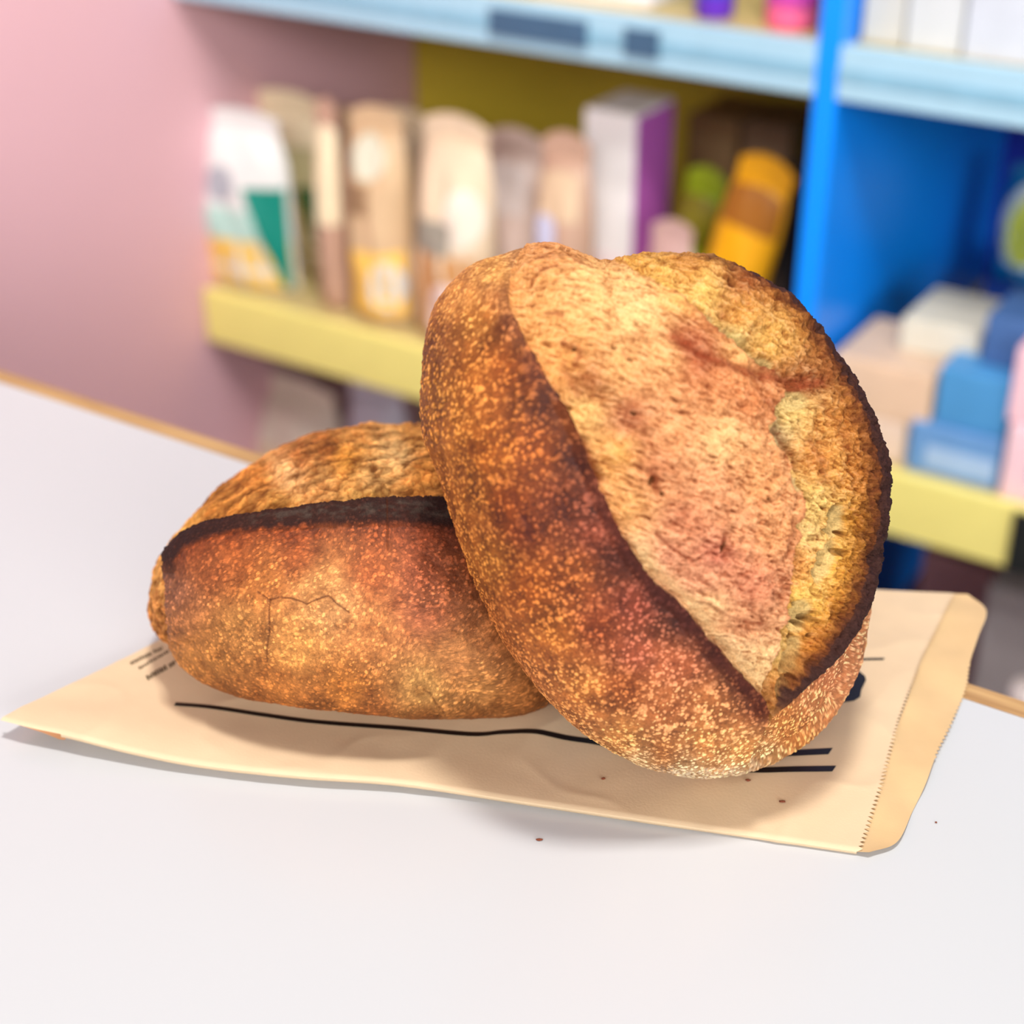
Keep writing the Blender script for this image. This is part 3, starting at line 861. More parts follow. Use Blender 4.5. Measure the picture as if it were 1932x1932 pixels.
# ------------------------------------------------------------------ shelving
shelf_root = thing('shelving_unit', 'tall shop shelving in yellow and blue with pale price rails behind the counter', 'shelf', (-0.6, 1.9, Z_FLOOR))


def sbox(name, x0, x1, y0, y1, z0, z1, m, b=0.0, label=None, parent=None):
    o = box(name, x0 + 0.6, x1 + 0.6, y0 - 1.9, y1 - 1.9, z0 - Z_FLOOR, z1 - Z_FLOOR, m, parent or shelf_root, b, label)
    return o


yellow = mat('yellow_panel', (196, 172, 50), 0.5, 0.4, 0.03)
yellow_rail = mat('yellow_rail', (246, 234, 138), 0.35, 0.5, 0.02)
blue = mat('blue_panel', (0, 140, 255), 0.35, 0.5, 0.02)
blue_rail = mat('pale_blue_rail', (158, 194, 212), 0.35, 0.5, 0.02)
navy = mat('shaded_blue_panel', (10, 40, 160), 0.5)  # the bay's blue with its shade put into the colour
tag_m = mat('slate_price_card', (62, 92, 120), 0.4)
grey_shelf = mat('shelf_board', (196, 176, 120), 0.5)
XL0, XL1, XR0, XR1 = WALL_X + 0.004, -0.652, -0.626, 0.62
YB = 2.13
sbox('back_panel', XL0, XL1, YB, YB + 0.012, Z_FLOOR + 0.002, 1.0, yellow, label='yellow back panel')
sbox('back_panel', XR0, XR1, YB + 0.12, YB + 0.132, Z_FLOOR + 0.002, 1.0, navy, label='blue back panel with shade in its colour')
sbox('divider', XL1, XR0, Y_FRONT, YB + 0.132, Z_FLOOR + 0.002, 1.0, blue, 0.002, label='bright blue upright divider')
sbox('divider', XR1, XR1 + 0.026, Y_FRONT, YB + 0.132, Z_FLOOR + 0.002, 1.0, blue, 0.002)
Z_LOW, Z_UP, Z_BASE = -0.418, 0.046, -0.86
for (xa, xb, yb) in ((XL0, XL1, YB), (XR0, XR1, YB + 0.12)):
    for (zt, rail_m, rh, rl) in ((Z_LOW, yellow_rail, 0.074, 'yellow price rail'), (Z_UP, blue_rail, 0.052, 'pale blue price rail')):
        bd = sbox('shelf_board', xa, xb, Y_FRONT + 0.012, yb, zt - 0.02, zt, grey_shelf)
        o = sbox('price_rail', xa, xb, Y_FRONT - 0.002, Y_FRONT + 0.011, zt - rh, zt + 0.004, rail_m, 0.002, rl)
        if rail_m is blue_rail:
            sbox('rail_groove', xa, xb, Y_FRONT - 0.0035, Y_FRONT - 0.002, zt - rh * 0.62, zt - rh * 0.36, mat('rail_groove', (126, 170, 192), 0.4), parent=o)
            rail_obj = o
            if xa == XL0:
                left_rail = o
        elif xa == XR0:
            right_low_rail = o
    sbox('base_board', xa, xb, Y_FRONT + 0.02, yb, Z_BASE - 0.03, Z_BASE, mat('base_board', (120, 78, 76), 0.5))
    sbox('kick_plate', xa, xb, Y_FRONT + 0.04, Y_FRONT + 0.055, Z_FLOOR + 0.002, Z_BASE - 0.03, mat('kick_plate', (90, 60, 62), 0.5))


def price_card(x0, y0, x1, y1, rail, label):
    a, b = at_y(x0, y0, Y_FRONT - 0.008), at_y(x1, y1, Y_FRONT - 0.008)
    sbox('price_card', a[0], b[0], Y_FRONT - 0.0085, Y_FRONT - 0.004, b[2], a[2], tag_m, 0.0008, label, rail)


price_card(922, 15, 1105, 92, left_rail, 'long slate blue price card')
price_card(1178, 52, 1240, 112, left_rail, 'small slate blue price card')
a = at_y(1900, 985, Y_FRONT)
sbox('price_card', -0.372, -0.30, Y_FRONT - 0.0085, Y_FRONT - 0.004, -0.492, -0.418, mat('black_price_card', (22, 26, 26), 0.5), 0.0008, 'black price card', right_low_rail)


# ------------------------------------------------------------------ goods on the shelves
def front_surf(u, v, W, H, D, ph):
    """front of a filled pouch; u -1..1, v 0..1"""
    prof = np.sin(np.pi * np.clip(v / 0.90, 0, 1) ** 0.62) ** 0.55
    prof = np.where(v < 0.12, 0.72 + 0.28 * (v / 0.12), prof)
    prof = np.where(v > 0.88, 0.0, prof)
    bul = (1 - np.abs(u) ** 2.6) ** 0.7
    wr = 0.12 * np.sin(7 * u + 5 * v + ph) * np.sin(9 * v + ph) + 0.05 * np.sin(17 * u - 8 * v + 2 * ph)
    y = -D / 2 * np.clip(prof * bul * (1 + wr), 0, None)
    pinch = 1 - 0.13 * sstep(0.66, 0.98, v) - 0.04 * np.exp(-((v - 0.9) / 0.04) ** 2)
    return u * W / 2 * pinch, y, v * H * (1 - 0.045 * u * u * sstep(0.5, 1, v))


def sheet_patch(pts_u, pts_v, W, H, D, ph, lift):
    nu, nv = pts_u.shape
    x, y, z = front_surf(pts_u.ravel(), pts_v.ravel(), W, H, D, ph)
    return np.stack([x, y - lift, z], 1), grid_faces(nu, nv)


def pouch(name, label, px, ytop, Y, z0, D, body, patches=(), cat='bag', group=None, yaw=0.0, roll=0.0, ph=0.0):
    x0, x1 = px
    zc = at_y((x0 + x1) / 2, ytop, Y)[2]
    H = max(zc - z0, 0.03)
    ym = ytop + 140
    a, b = at_y(x0, ym, Y), at_y(x1, ym, Y)
    W = b[0] - a[0]
    root = thing(name, label, cat, ((a[0] + b[0]) / 2, Y + D / 2, z0 + 0.0005 + W / 2 * abs(math.sin(roll))), rot=(0, roll, yaw), group=group)
    n, mv = 17, 25
    U, Vv = np.meshgrid(np.linspace(-1, 1, n), np.linspace(0, 0.9, mv), indexing='ij')
    fx, fy, fz = front_surf(U.ravel(), Vv.ravel(), W, H, D, ph)
    fr = np.stack([fx, fy - 0.0006, fz], 1)
    bk = np.stack([fx, -fy + 0.0006, fz], 1)
    q = grid_faces(n, mv)
    idx = np.arange(n * mv).reshape(n, mv)
    ring = list(idx[:, 0]) + list(idx[-1, 1:]) + list(idx[::-1, -1][1:]) + list(idx[0, ::-1][1:-1])
    off = n * mv
    sides = [(ring[i], ring[(i + 1) % len(ring)], ring[(i + 1) % len(ring)] + off, ring[i] + off) for i in range(len(ring))]
    faces = [tuple(f[::-1]) for f in q] + [tuple(f + off) for f in q] + sides
    mesh('pouch_body', np.vstack([fr, bk]), faces, body, root, True)
    # crimped seal along the top
    su, sw = np.meshgrid(np.linspace(-0.98, 0.98, 9), 0.895 + 0.105 * np.arange(9) / 8, indexing='ij')
    sx, sy, sz = front_surf(su.ravel(), sw.ravel(), W, H, D, ph)
    ridge = 0.001 + 0.0006 * (np.arange(81) % 2)
    sv = np.vstack([np.stack([sx, -ridge, sz], 1), np.stack([sx, ridge, sz], 1)])
    sq = grid_faces(9, 9)
    si = np.arange(81).reshape(9, 9)
    sr = list(si[:, 0]) + list(si[-1, 1:]) + list(si[::-1, -1][1:]) + list(si[0, ::-1][1:-1])
    sf = [tuple(f[::-1]) for f in sq] + [tuple(f + 81) for f in sq] + [(sr[i], sr[(i + 1) % len(sr)], sr[(i + 1) % len(sr)] + 81, sr[i] + 81) for i in range(len(sr))]
    mesh('top_seal', sv, sf, body, root)
    for i, (shape, u0, u1, v0, v1, m, lab) in enumerate(patches):
        if shape == 'rect':
            pu, pv = np.meshgrid(np.linspace(u0, u1, 11), np.linspace(v0, v1, 11), indexing='ij')
        elif shape == 'disc':
            rr, tt = np.meshgrid(np.linspace(0.02, 1, 6), np.linspace(0, 2 * np.pi, 25), indexing='ij')
            pu = (u0 + u1) / 2 + (u1 - u0) / 2 * rr * np.cos(tt)
            pv = (v0 + v1) / 2 + (v1 - v0) / 2 * rr * np.sin(tt)
        else:                                                # wedge: narrows downward
            tt, vv = np.meshgrid(np.linspace(0, 1, 9), np.linspace(v0, v1, 11), indexing='ij')
            left = u0 + (u1 - u0) * 0.85 * (v1 - vv) / (v1 - v0)
            pu, pv = left + (u1 - left) * tt, vv
        P, f = sheet_patch(np.clip(pu, -0.97, 0.97), pv, W, H, D, ph, 0.0012 + 0.0005 * i)
        P2 = np.vstack([P, P + np.array([0, 0.0006, 0])])
        k2 = len(P)
        f2 = [tuple(t[::-1]) for t in f] + [tuple(t + k2) for t in f]
        mesh('printed_label', P2, f2, m, root, True, lab)
    return root


def carton(name, label, px, ytop, ybot, Y, D, body, z0=None, side=None, panel=None, cat='box', group=None, yaw=0.0, top=None):
    x0, x1 = px
    ym = (ytop + (ybot if ybot else ytop + 200)) / 2
    a, b = at_y(x0, ym, Y), at_y(x1, ym, Y)
    xm = (x0 + x1) / 2
    zt = at_y(xm, ytop, Y)[2] if top is None else top
    if z0 is None:
        z0 = at_y(xm, ybot, Y)[2]
    W, H = b[0] - a[0], max(zt - z0, 0.02)
    root = thing(name, label, cat, ((a[0] + b[0]) / 2, Y + D / 2, z0 + 0.0004), rz=yaw, group=group)
    box('carton_body', -W / 2, W / 2, -D / 2, D / 2, 0, H, body, root, min(0.003, H * 0.1))
    box('lid_flap', -W / 2 + 0.002, W / 2 - 0.002, -D / 2 + 0.002, D / 2 - 0.002, H - 0.0002, H + 0.0008, body, root)
    if side:
        box('side_panel', W / 2 - 0.0005, W / 2 + 0.0008, -D / 2 + 0.003, D / 2 - 0.003, 0.003, H - 0.003, side[0], root, label=side[1])
    if panel:
        m, u0, u1, v0, v1, lab = panel
        box('printed_label', u0 * W / 2, u1 * W / 2, -D / 2 - 0.0009, -D / 2 + 0.0003, v0 * H, v1 * H, m, root, label=lab)
    root['top_z'] = float(z0 + H + 0.0012)
    del root['top_z']
    return z0 + H + 0.0014


def tub(name, label, px, ybot, Y, z0, H, body, lid, band=None, cat='tub', group=None):
    a, b = at_y(px[0], ybot, Y), at_y(px[1], ybot, Y)
    R = (b[0] - a[0]) / 2 * 0.86
    root = thing(name, label, cat, ((a[0] + b[0]) / 2, Y + R, z0 + 0.0004), group=group)

    def lathe(nm, prof, m, lab=None):
        n = 32
        v = [(r * math.cos(t), r * math.sin(t), z) for (r, z) in prof for t in np.linspace(0, 2 * np.pi, n, endpoint=False)]
        f = [(i * n + j, i * n + (j + 1) % n, (i + 1) * n + (j + 1) % n, (i + 1) * n + j) for i in range(len(prof) - 1) for j in range(n)]
        f += [tuple(range(n))[::-1], tuple(range((len(prof) - 1) * n, len(prof) * n))]
        return mesh(nm, v, f, m, root, True, lab)
    lathe('tub_body', [(R * 0.82, 0), (R * 0.9, 0.002), (R * 0.96, H * 0.3), (R, H * 0.86), (R, H * 0.88)], body)
    lathe('lid', [(R * 1.03, H * 0.88), (R * 1.04, H * 0.9), (R * 1.04, H * 0.985), (R * 1.0, H)], lid)
    if band:
        lathe('printed_label', [(R * 0.945, H * 0.22), (R * 0.968, H * 0.3), (R * 1.002, H * 0.75), (R * 0.98, H * 0.75)], band[0], band[1])
    return root


C = lambda n, r, g, b, ro=0.45: mat(n, (r, g, b), ro, 0.4, 0.05, 25)
white_film, cream_film = C('white_film', 220, 219, 216), C('cream_film', 236, 218, 182)
teal, pale_teal, sun_yellow = C('teal_print', 0, 128, 112), C('pale_teal_print', 176, 210, 200), C('yellow_print', 240, 200, 96)
grey_print, olive_film, green_print = C('grey_print', 168, 170, 178), C('olive_film', 164, 142, 88), C('green_print', 24, 92, 48)
tan_film, kraft, peach = C('tan_film', 214, 182, 146), C('kraft_film', 222, 190, 152), C('peach_print', 226, 172, 128)
amber, pinkish, lavender = C('amber_print', 250, 202, 100), C('pinkish_film', 218, 192, 180), C('lavender_print', 184, 182, 204)
rosy_tan, brown_print = C('rosy_tan_film', 206, 168, 146), C('brown_print', 190, 138, 84)

SNACK = 'snack and coffee bags on the middle shelf'
pouch('snack_bag', 'white bag with grey mark, teal corner and yellow foot beside the pink wall', (352, 515), 222, 1.625, Z_LOW, 0.07, white_film,
      [('rect', -0.97, 0.97, 0.02, 0.30, sun_yellow, 'yellow foot'), ('rect', -0.97, 0.5, 0.30, 0.47, pale_teal, 'pale teal band'), ('disc', -0.55, 0.05, 0.50, 0.70, grey_print, 'grey printed mark'), ('wedge', 0.25, 0.96, 0.03, 0.60, teal, 'teal corner')], group=SNACK, ph=0.4, yaw=math.radians(5), roll=math.radians(-1.5))
pouch('snack_bag', 'cream topped olive bag with dark green corner behind the white and teal bag', (448, 602), 188, 1.72, Z_LOW, 0.07, cream_film,
      [('rect', -0.97, 0.97, 0.02, 0.50, olive_film, 'olive lower half'), ('wedge', 0.40, 0.97, 0.03, 0.52, green_print, 'dark green corner'), ('rect', -0.2, 0.9, 0.5, 0.72, C('moss_print', 190, 178, 132), 'mossy band')], group=SNACK, ph=1.9, roll=math.radians(-2.5))
pouch('snack_bag', 'narrow tan bag with cream top right of the dark green corner', (582, 628), 196, 1.64, Z_LOW, 0.05, C('dusky_tan_film', 190, 152, 130),
      [('rect', -0.97, 0.9, 0.42, 0.88, cream_film, 'cream top')], group=SNACK, ph=3.1, roll=math.radians(-1))
pouch('coffee_bag', 'beige bag with a pale label and an amber patch with white disc near its foot', (634, 742), 216, 1.625, Z_LOW, 0.08, C('beige_film', 206, 174, 136),
      [('disc', -0.7, 0.5, 0.68, 0.88, C('sage_print', 206, 204, 182), 'pale sage label'), ('rect', -0.9, 0.0, 0.52, 0.66, C('umber_print', 150, 118, 86), 'umber band'), ('rect', -0.9, 0.9, 0.05, 0.36, amber, 'amber patch'), ('disc', 0.0, 0.92, 0.08, 0.32, white_film, 'white disc')], group=SNACK, ph=4.0, yaw=math.radians(6), roll=math.radians(-1.5))
pouch('coffee_bag', 'large kraft bag with ivory disc, grey mark and brown lower half', (748, 892), 232, 1.618, Z_LOW, 0.085, C('pale_kraft_film', 222, 198, 168),
      [('rect', -0.95, 0.95, 0.03, 0.42, C('caramel_print', 196, 140, 86), 'caramel lower half'), ('disc', 0.1, 0.95, 0.46, 0.72, C('ivory_print', 232, 218, 200), 'ivory disc'), ('rect', -0.7, 0.3, 0.42, 0.56, C('stone_print', 150, 142, 128), 'grey printed mark'), ('disc', -0.25, 0.85, 0.03, 0.30, C('blush_print', 236, 210, 200), 'blush disc')], group=SNACK, ph=5.2, yaw=math.radians(-3), roll=math.radians(1.5))
pouch('coffee_bag', 'plain beige pink bag between the large kraft bag and the brown bag', (880, 1002), 256, 1.71, Z_LOW, 0.08, pinkish,
      [('rect', -0.8, 0.6, 0.60, 0.84, C('mist_print', 222, 206, 200), 'paler band')], group=SNACK, ph=0.9)
pouch('coffee_bag', 'brown bag with a small lavender disc left of the white and purple carton', (985, 1090), 262, 1.62, Z_LOW, 0.075, C('brown_film', 186, 150, 128),
      [('rect', -0.9, 0.7, 0.66, 0.85, C('sand_print', 204, 176, 144), 'sand coloured band'), ('disc', -0.85, 0.05, 0.48, 0.68, lavender, 'lavender disc')], group=SNACK, ph=2.2)
pouch('coffee_bag', 'shaded tan bag in the rear row behind the narrow tan bag', (598, 676), 214, 1.83, Z_LOW, 0.07, C('rear_tan_film', 206, 172, 140), [('rect', -0.8, 0.7, 0.55, 0.8, cream_film, 'cream band')], group=SNACK, ph=0.3)
pouch('coffee_bag', 'shaded cream bag in the rear row behind the amber patched bag', (690, 790), 214, 1.83, Z_LOW, 0.07, C('rear_cream_film', 226, 204, 170), [('rect', -0.8, 0.7, 0.5, 0.8, C('rear_sand_print', 206, 184, 150), 'sand band')], group=SNACK, ph=1.5)
pouch('coffee_bag', 'shaded rosy bag in the rear row behind the plain beige pink bag', (900, 1010), 262, 1.83, Z_LOW, 0.07, C('rear_rosy_film', 206, 174, 158), [('rect', -0.8, 0.7, 0.5, 0.8, C('rear_rose_print', 190, 152, 136), 'rose band')], group=SNACK, ph=2.6)
carton('drink_carton', 'upright white carton with a purple side on the middle shelf', (1100, 1196), 212, None, 1.70, 0.10, C('white_board', 232, 226, 224), z0=Z_LOW, side=(C('purple_board', 190, 96, 186), 'purple side'),
       panel=(C('pale_rose_print', 232, 214, 214), -0.9, 0.9, 0.05, 0.45, 'pale rose panel'), cat='carton')
tub('white_tub', 'small off white tub in front of the white and purple carton', (1112, 1218), 470, 1.625, Z_LOW, 0.062, C('offwhite_tub', 214, 204, 196), C('offwhite_lid', 222, 214, 208))
pouch('snack_bag', 'lime green pouch right of the white and purple carton', (1216, 1300), 318, 1.735, Z_LOW, 0.055, C('lime_film', 150, 170, 10),
      [('rect', -0.9, 0.9, 0.62, 0.86, C('olive_print', 128, 116, 12), 'olive band')], group=SNACK, roll=math.radians(9), ph=1.2)
pouch('snack_bag', 'low mauve pouch at the shelf edge below the lime green pouch', (1208, 1296), 420, 1.613, Z_LOW, 0.03, C('mauve_film', 186, 150, 142), [('rect', -0.7, 0.7, 0.2, 0.6, C('mauve_print', 204, 176, 170), 'paler panel')], group=SNACK, ph=2.9)
pouch('snack_bag', 'leaning orange pouch with a red spot on the middle shelf', (1262, 1382), 290, 1.655, Z_LOW, 0.06, C('orange_film', 226, 158, 12),
      [('disc', -0.8, -0.2, 0.28, 0.55, C('red_print', 178, 66, 20), 'red spot'), ('rect', -0.9, 0.9, 0.72, 0.88, C('dark_amber_print', 150, 90, 16), 'dark amber band')], group=SNACK, roll=math.radians(13), ph=0.2)
pouch('snack_bag', 'black pouch in the shaded corner beside the blue divider', (1440, 1500), 316, 1.73, Z_LOW, 0.06, C('black_film', 34, 26, 24), [('disc', -0.5, 0.4, 0.3, 0.55, C('dark_brown_print', 76, 58, 46), 'dark brown patch')], group=SNACK, ph=4.4)
carton('brown_box', 'left one of two brown boxes at the back of the middle shelf', (1292, 1388), 222, None, 1.98, 0.12, C('brown_board', 132, 100, 66), z0=Z_LOW, cat='box', panel=(C('tan_board', 150, 120, 84), -0.8, 0.8, 0.6, 0.9, 'tan panel'))
carton('brown_box', 'right one of two brown boxes at the back, nearer the blue divider', (1394, 1486), 236, None, 1.98, 0.12, C('dark_board', 112, 84, 62), z0=Z_LOW, cat='box', panel=(C('dun_board', 128, 102, 80), -0.8, 0.8, 0.6, 0.9, 'dun panel'))

# right bay, lower shelf: stacked packs
BLUE_ST = 'packs stacked on the right lower shelf'
zA = carton('pale_carton', 'pale cream carton at the bottom of the left stack, behind the upright loaf', (1560, 1700), 785, None, 1.63, 0.13, C('cream_board', 228, 204, 184), z0=Z_LOW, group=BLUE_ST)
zB = carton('tan_carton', 'tan carton resting on the pale cream carton beside the upright loaf', (1560, 1752), 688, None, 1.63, 0.13, C('tan_carton_board', 224, 192, 162), z0=zA, group=BLUE_ST)
zC = carton('cream_carton', 'ivory carton on top of the left stack against the blue divider', (1688, 1838), 612, None, 1.68, 0.11, C('ivory_board', 214, 208, 190), z0=zB, group=BLUE_ST)
zD = carton('blue_carton', 'light blue carton with a pale panel, lowest of the blue stack', (1704, 1880), 812, None, 1.625, 0.12, C('sky_board', 104, 152, 204), z0=Z_LOW, group=BLUE_ST, panel=(C('pale_sky_print', 164, 194, 228), -0.6, 0.9, 0.15, 0.6, 'pale blue panel'))
zE = carton('blue_carton', 'mid blue carton stacked on the light blue carton', (1758, 1898), 704, None, 1.63, 0.12, C('azure_board', 76, 146, 200), z0=zD, group=BLUE_ST)
carton('slate_carton', 'slate blue carton at the top of the blue stack', (1845, 1990), 606, None, 1.66, 0.10, C('slate_board', 70, 104, 156), z0=zE, group=BLUE_ST)
zP = carton('pink_carton', 'pale pink carton with a lilac panel at the right picture edge, lower of two', (1886, 2040), 815, None, 1.615, 0.10, C('pink_board', 244, 206, 214), z0=Z_LOW, group=BLUE_ST, panel=(C('lilac_print', 206, 186, 222), -0.3, 0.8, 0.3, 0.6, 'lilac panel'))
carton('pink_carton', 'rose pink carton resting on the pale pink carton at the right edge', (1902, 2050), 668, None, 1.62, 0.10, C('rose_board', 240, 196, 204), z0=zP, group=BLUE_ST)
zN = carton('navy_carton', 'dark navy carton at the back of the right lower shelf', (1838, 2000), 545, None, 1.98, 0.14, C('navy_board', 12, 52, 130), z0=Z_LOW, cat='box')
pouch('round_pouch', 'teal edged pouch with a yellow green oval on the navy carton', (1868, 1990), 318, 1.99, zN, 0.06, C('deep_teal_film', 0, 96, 150),
      [('disc', -0.85, 0.85, 0.08, 0.86, C('silver_print', 176, 186, 190), 'silver oval'), ('disc', -0.55, 0.6, 0.16, 0.74, C('leaf_print', 168, 178, 60), 'yellow green oval'), ], ph=1.0)

# upper shelf
zU = Z_UP + 0.004
carton('white_tray', 'low white tray box on the upper shelf above the two price cards', (1010, 1228), -60, 34, 1.66, 0.14, C('tray_board', 226, 224, 228), z0=Z_UP, cat='box', top=Z_UP + 0.09)
tub('purple_tub', 'violet blue tub on the upper shelf left of the pink tub', (1288, 1372), 40, 1.64, Z_UP, 0.11, C('violet_tub', 96, 44, 190), C('blue_lid', 40, 80, 200), (C('cobalt_print', 60, 84, 220), 'cobalt band'))
tub('pink_tub', 'bright pink tub on the upper shelf next to the blue divider', (1412, 1530), 62, 1.635, Z_UP, 0.11, C('pink_tub', 255, 110, 160), C('pink_lid', 240, 120, 150), (C('magenta_print', 206, 70, 170), 'magenta band'))
WH = 'white packs on the right upper shelf'
carton('white_pack', 'white pack with beige edge, leftmost on the right upper shelf', (1626, 1705), 0, 110, 1.64, 0.12, C('warm_white_board', 192, 190, 182), z0=Z_UP, group=WH, top=Z_UP + 0.17)
carton('white_pack', 'plain white pack second from the blue divider on the upper shelf', (1708, 1815), 0, 120, 1.635, 0.12, C('cool_white_board', 196, 199, 200), z0=Z_UP, group=WH, top=Z_UP + 0.18)
carton('white_pack', 'bluish white pack at the right picture edge on the upper shelf', (1818, 1990), 0, 140, 1.63, 0.12, C('blue_white_board', 192, 197, 206), z0=Z_UP, group=WH, top=Z_UP + 0.18)

# bottom shelf
LOWG = 'goods on the bottom shelf'
pouch('flour_bag', 'cream paper bag on the bottom shelf near the pink wall', (425, 610), 740, 1.68, Z_BASE, 0.11, C('cream_paper', 232, 218, 200), [('rect', -0.7, 0.6, 0.3, 0.6, tan_film, 'tan panel')], group=LOWG, ph=2.0)
pouch('flour_bag', 'lavender white bag on the bottom shelf behind the lying loaf', (622, 735), 735, 1.68, Z_BASE, 0.10, C('lavender_paper', 204, 200, 216), [('rect', -0.7, 0.6, 0.3, 0.6, lavender, 'lavender panel')], group=LOWG, ph=0.7)
carton('mauve_box', 'dusky mauve box on the bottom shelf below the yellow rail at right', (1725, 1900), 1060, None, 1.74, 0.12, C('dusky_board', 150, 104, 104), z0=Z_BASE, group=LOWG, cat='box')
carton('grey_box', 'grey box on the bottom shelf at the right picture edge', (1845, 1990), 1120, None, 1.655, 0.08, C('grey_board', 150, 142, 142), z0=Z_BASE, group=LOWG, cat='box')
tub('white_jar', 'rounded white jar low at the right edge just above the counter', (1884, 2010), 1330, 1.50, Z_FLOOR, 0.36, C('white_jar', 226, 214, 210), C('white_jar_lid', 232, 222, 218), cat='jar')

# ------------------------------------------------------------------ paper bag
paper = mat('kraft_paper', (218, 191, 156), 0.62, 0.3, 0.03, 60, 0.12, 900)
paper_in = mat('kraft_paper_inside', (216, 182, 134), 0.65, 0.3, 0.04, 60, 0.12, 900)
ink = mat('black_ink', (24, 20, 20), 0.4, 0.4, 0.05)
TIP = at_z(0, 1356, 0.010)
NEAR_B = at_z(1622, 1605, 0.003)


def bag_z(x, y):
    """height of the upper sheet above the counter"""
    x, y = np.asarray(x, float), np.asarray(y, float)
    d = np.hypot(x - TIP[0], y - TIP[1])
    z = 0.0030 + 0.0072 * np.clip(1 - d / 0.115, 0, 1) ** 1.3
    P = np.stack([x.ravel(), y.ravel(), np.zeros(x.size)], 1)
    r = fbm(P / 0.05, 3, 301).reshape(x.shape)
    s = (1 - np.abs(fbm(P / 0.06 + 9, 2, 302)).reshape(x.shape) * 4).clip(0, 1) ** 2
    ex, ey = NEAR_B[0] - TIP[0], NEAR_B[1] - TIP[1]
    L = math.hypot(ex, ey)
    t = ((x - TIP[0]) * ex + (y - TIP[1]) * ey) / (L * L)
    de = np.abs((x - TIP[0]) * -ey + (y - TIP[1]) * ex) / L
    z = z + 0.0036 * (1 - sstep(0.30, 0.95, t)) * sstep(-0.05, 0.12, t) * np.exp(-(de / 0.026) ** 2)
    return z + 0.0006 * r + 0.0005 * s


def on_bag(px, py, lift=0.0):
    z = 0.004
    for _ in range(6):
        p = at_z(px, py, z)
        z = float(bag_z(p[0], p[1])) + lift
    return at_z(px, py, z)


bag = thing('paper_bag', 'flat kraft paper bag with black print under both loaves', 'bag', tuple(at_z(800, 1300, 0.0006)))
BO = np.array(bag.location)
near_px = smooth_poly([(0, 1356), (60, 1371), (130, 1386), (250, 1416), (380, 1441), (560, 1461), (760, 1476), (1000, 1512), (1300, 1557), (1480, 1584), (1622, 1605)], 12)
far_px = smooth_poly([(608, 1030), (900, 1048), (1200, 1078), (1500, 1100), (1650, 1112), (1800, 1119)], 12)


def resample(p, n):
    p = np.array(p)
    s = np.concatenate([[0], np.cumsum(np.linalg.norm(np.diff(p, axis=0), axis=1))])
    t = np.linspace(0, s[-1], n)
    return np.stack([np.interp(t, s, p[:, k]) for k in range(p.shape[1])], 1)


NS, NT = 220, 151
nearw = resample([on_bag(*q)[:2] for q in near_px], NS)
farw = resample([on_bag(*q)[:2] for q in far_px], NS)
T = np.linspace(0, 1, NT)
XY = nearw[:, None, :] * (1 - T)[None, :, None] + farw[:, None, :] * T[None, :, None]
# left end bows like the photograph's folded bottom
bow = np.sin(np.pi * T) * 0.0
# serrated mouth of the front sheet
e = XY[-1] - XY[-2]
e /= np.linalg.norm(e, axis=1)[:, None]
mouth = np.interp(T, [0, 0.2, 0.45, 0.7, 1], [0, 0.001, 0.004, 0.004, 0.0])
fall = np.linspace(0, 1, NS)[:, None, None] ** 8
XY = XY - fall * (mouth[None, :, None]) * e[None]
XY[-1] += e * np.where(np.arange(NT) % 2, 0.0011, -0.0011)[:, None]
Zs = bag_z(XY[..., 0], XY[..., 1])
SV = np.concatenate([XY, Zs[..., None]], 2)
crease = np.linspace(0, 1, NT)
SV[:, 0, 2] -= 0.0008                                        # edge rolls over into the gusset
top_v = SV.reshape(-1, 3)
fast_mesh('front_sheet', top_v - BO, grid_faces(NS, NT)[:, ::-1], paper, bag)
# gusset: the folded near side, two plies deep
g0 = SV[:, 0, :].copy()
gd = SV[:, -1, :2] - SV[:, 0, :2]
gd /= np.linalg.norm(gd, axis=1)[:, None]
g1, g2 = g0.copy(), g0.copy()
drop = np.clip(g0[:, 2] - 0.0006, 0.0002, 0.0022)
g1[:, 2] -= drop * 0.75
g2[:, 2] -= drop
g2[:, :2] += gd * 0.03
gs = slice(int(NS * 0.085), NS)
gv = np.vstack([g0[gs], g1[gs], g2[gs]])
k = len(g0[gs])
gf = [(i, i + 1, k + i + 1, k + i) for i in range(k - 1)] + [(k + i, k + i + 1, 2 * k + i + 1, 2 * k + i) for i in range(k - 1)]
mesh('side_gusset', gv - BO, gf, paper, bag, True)
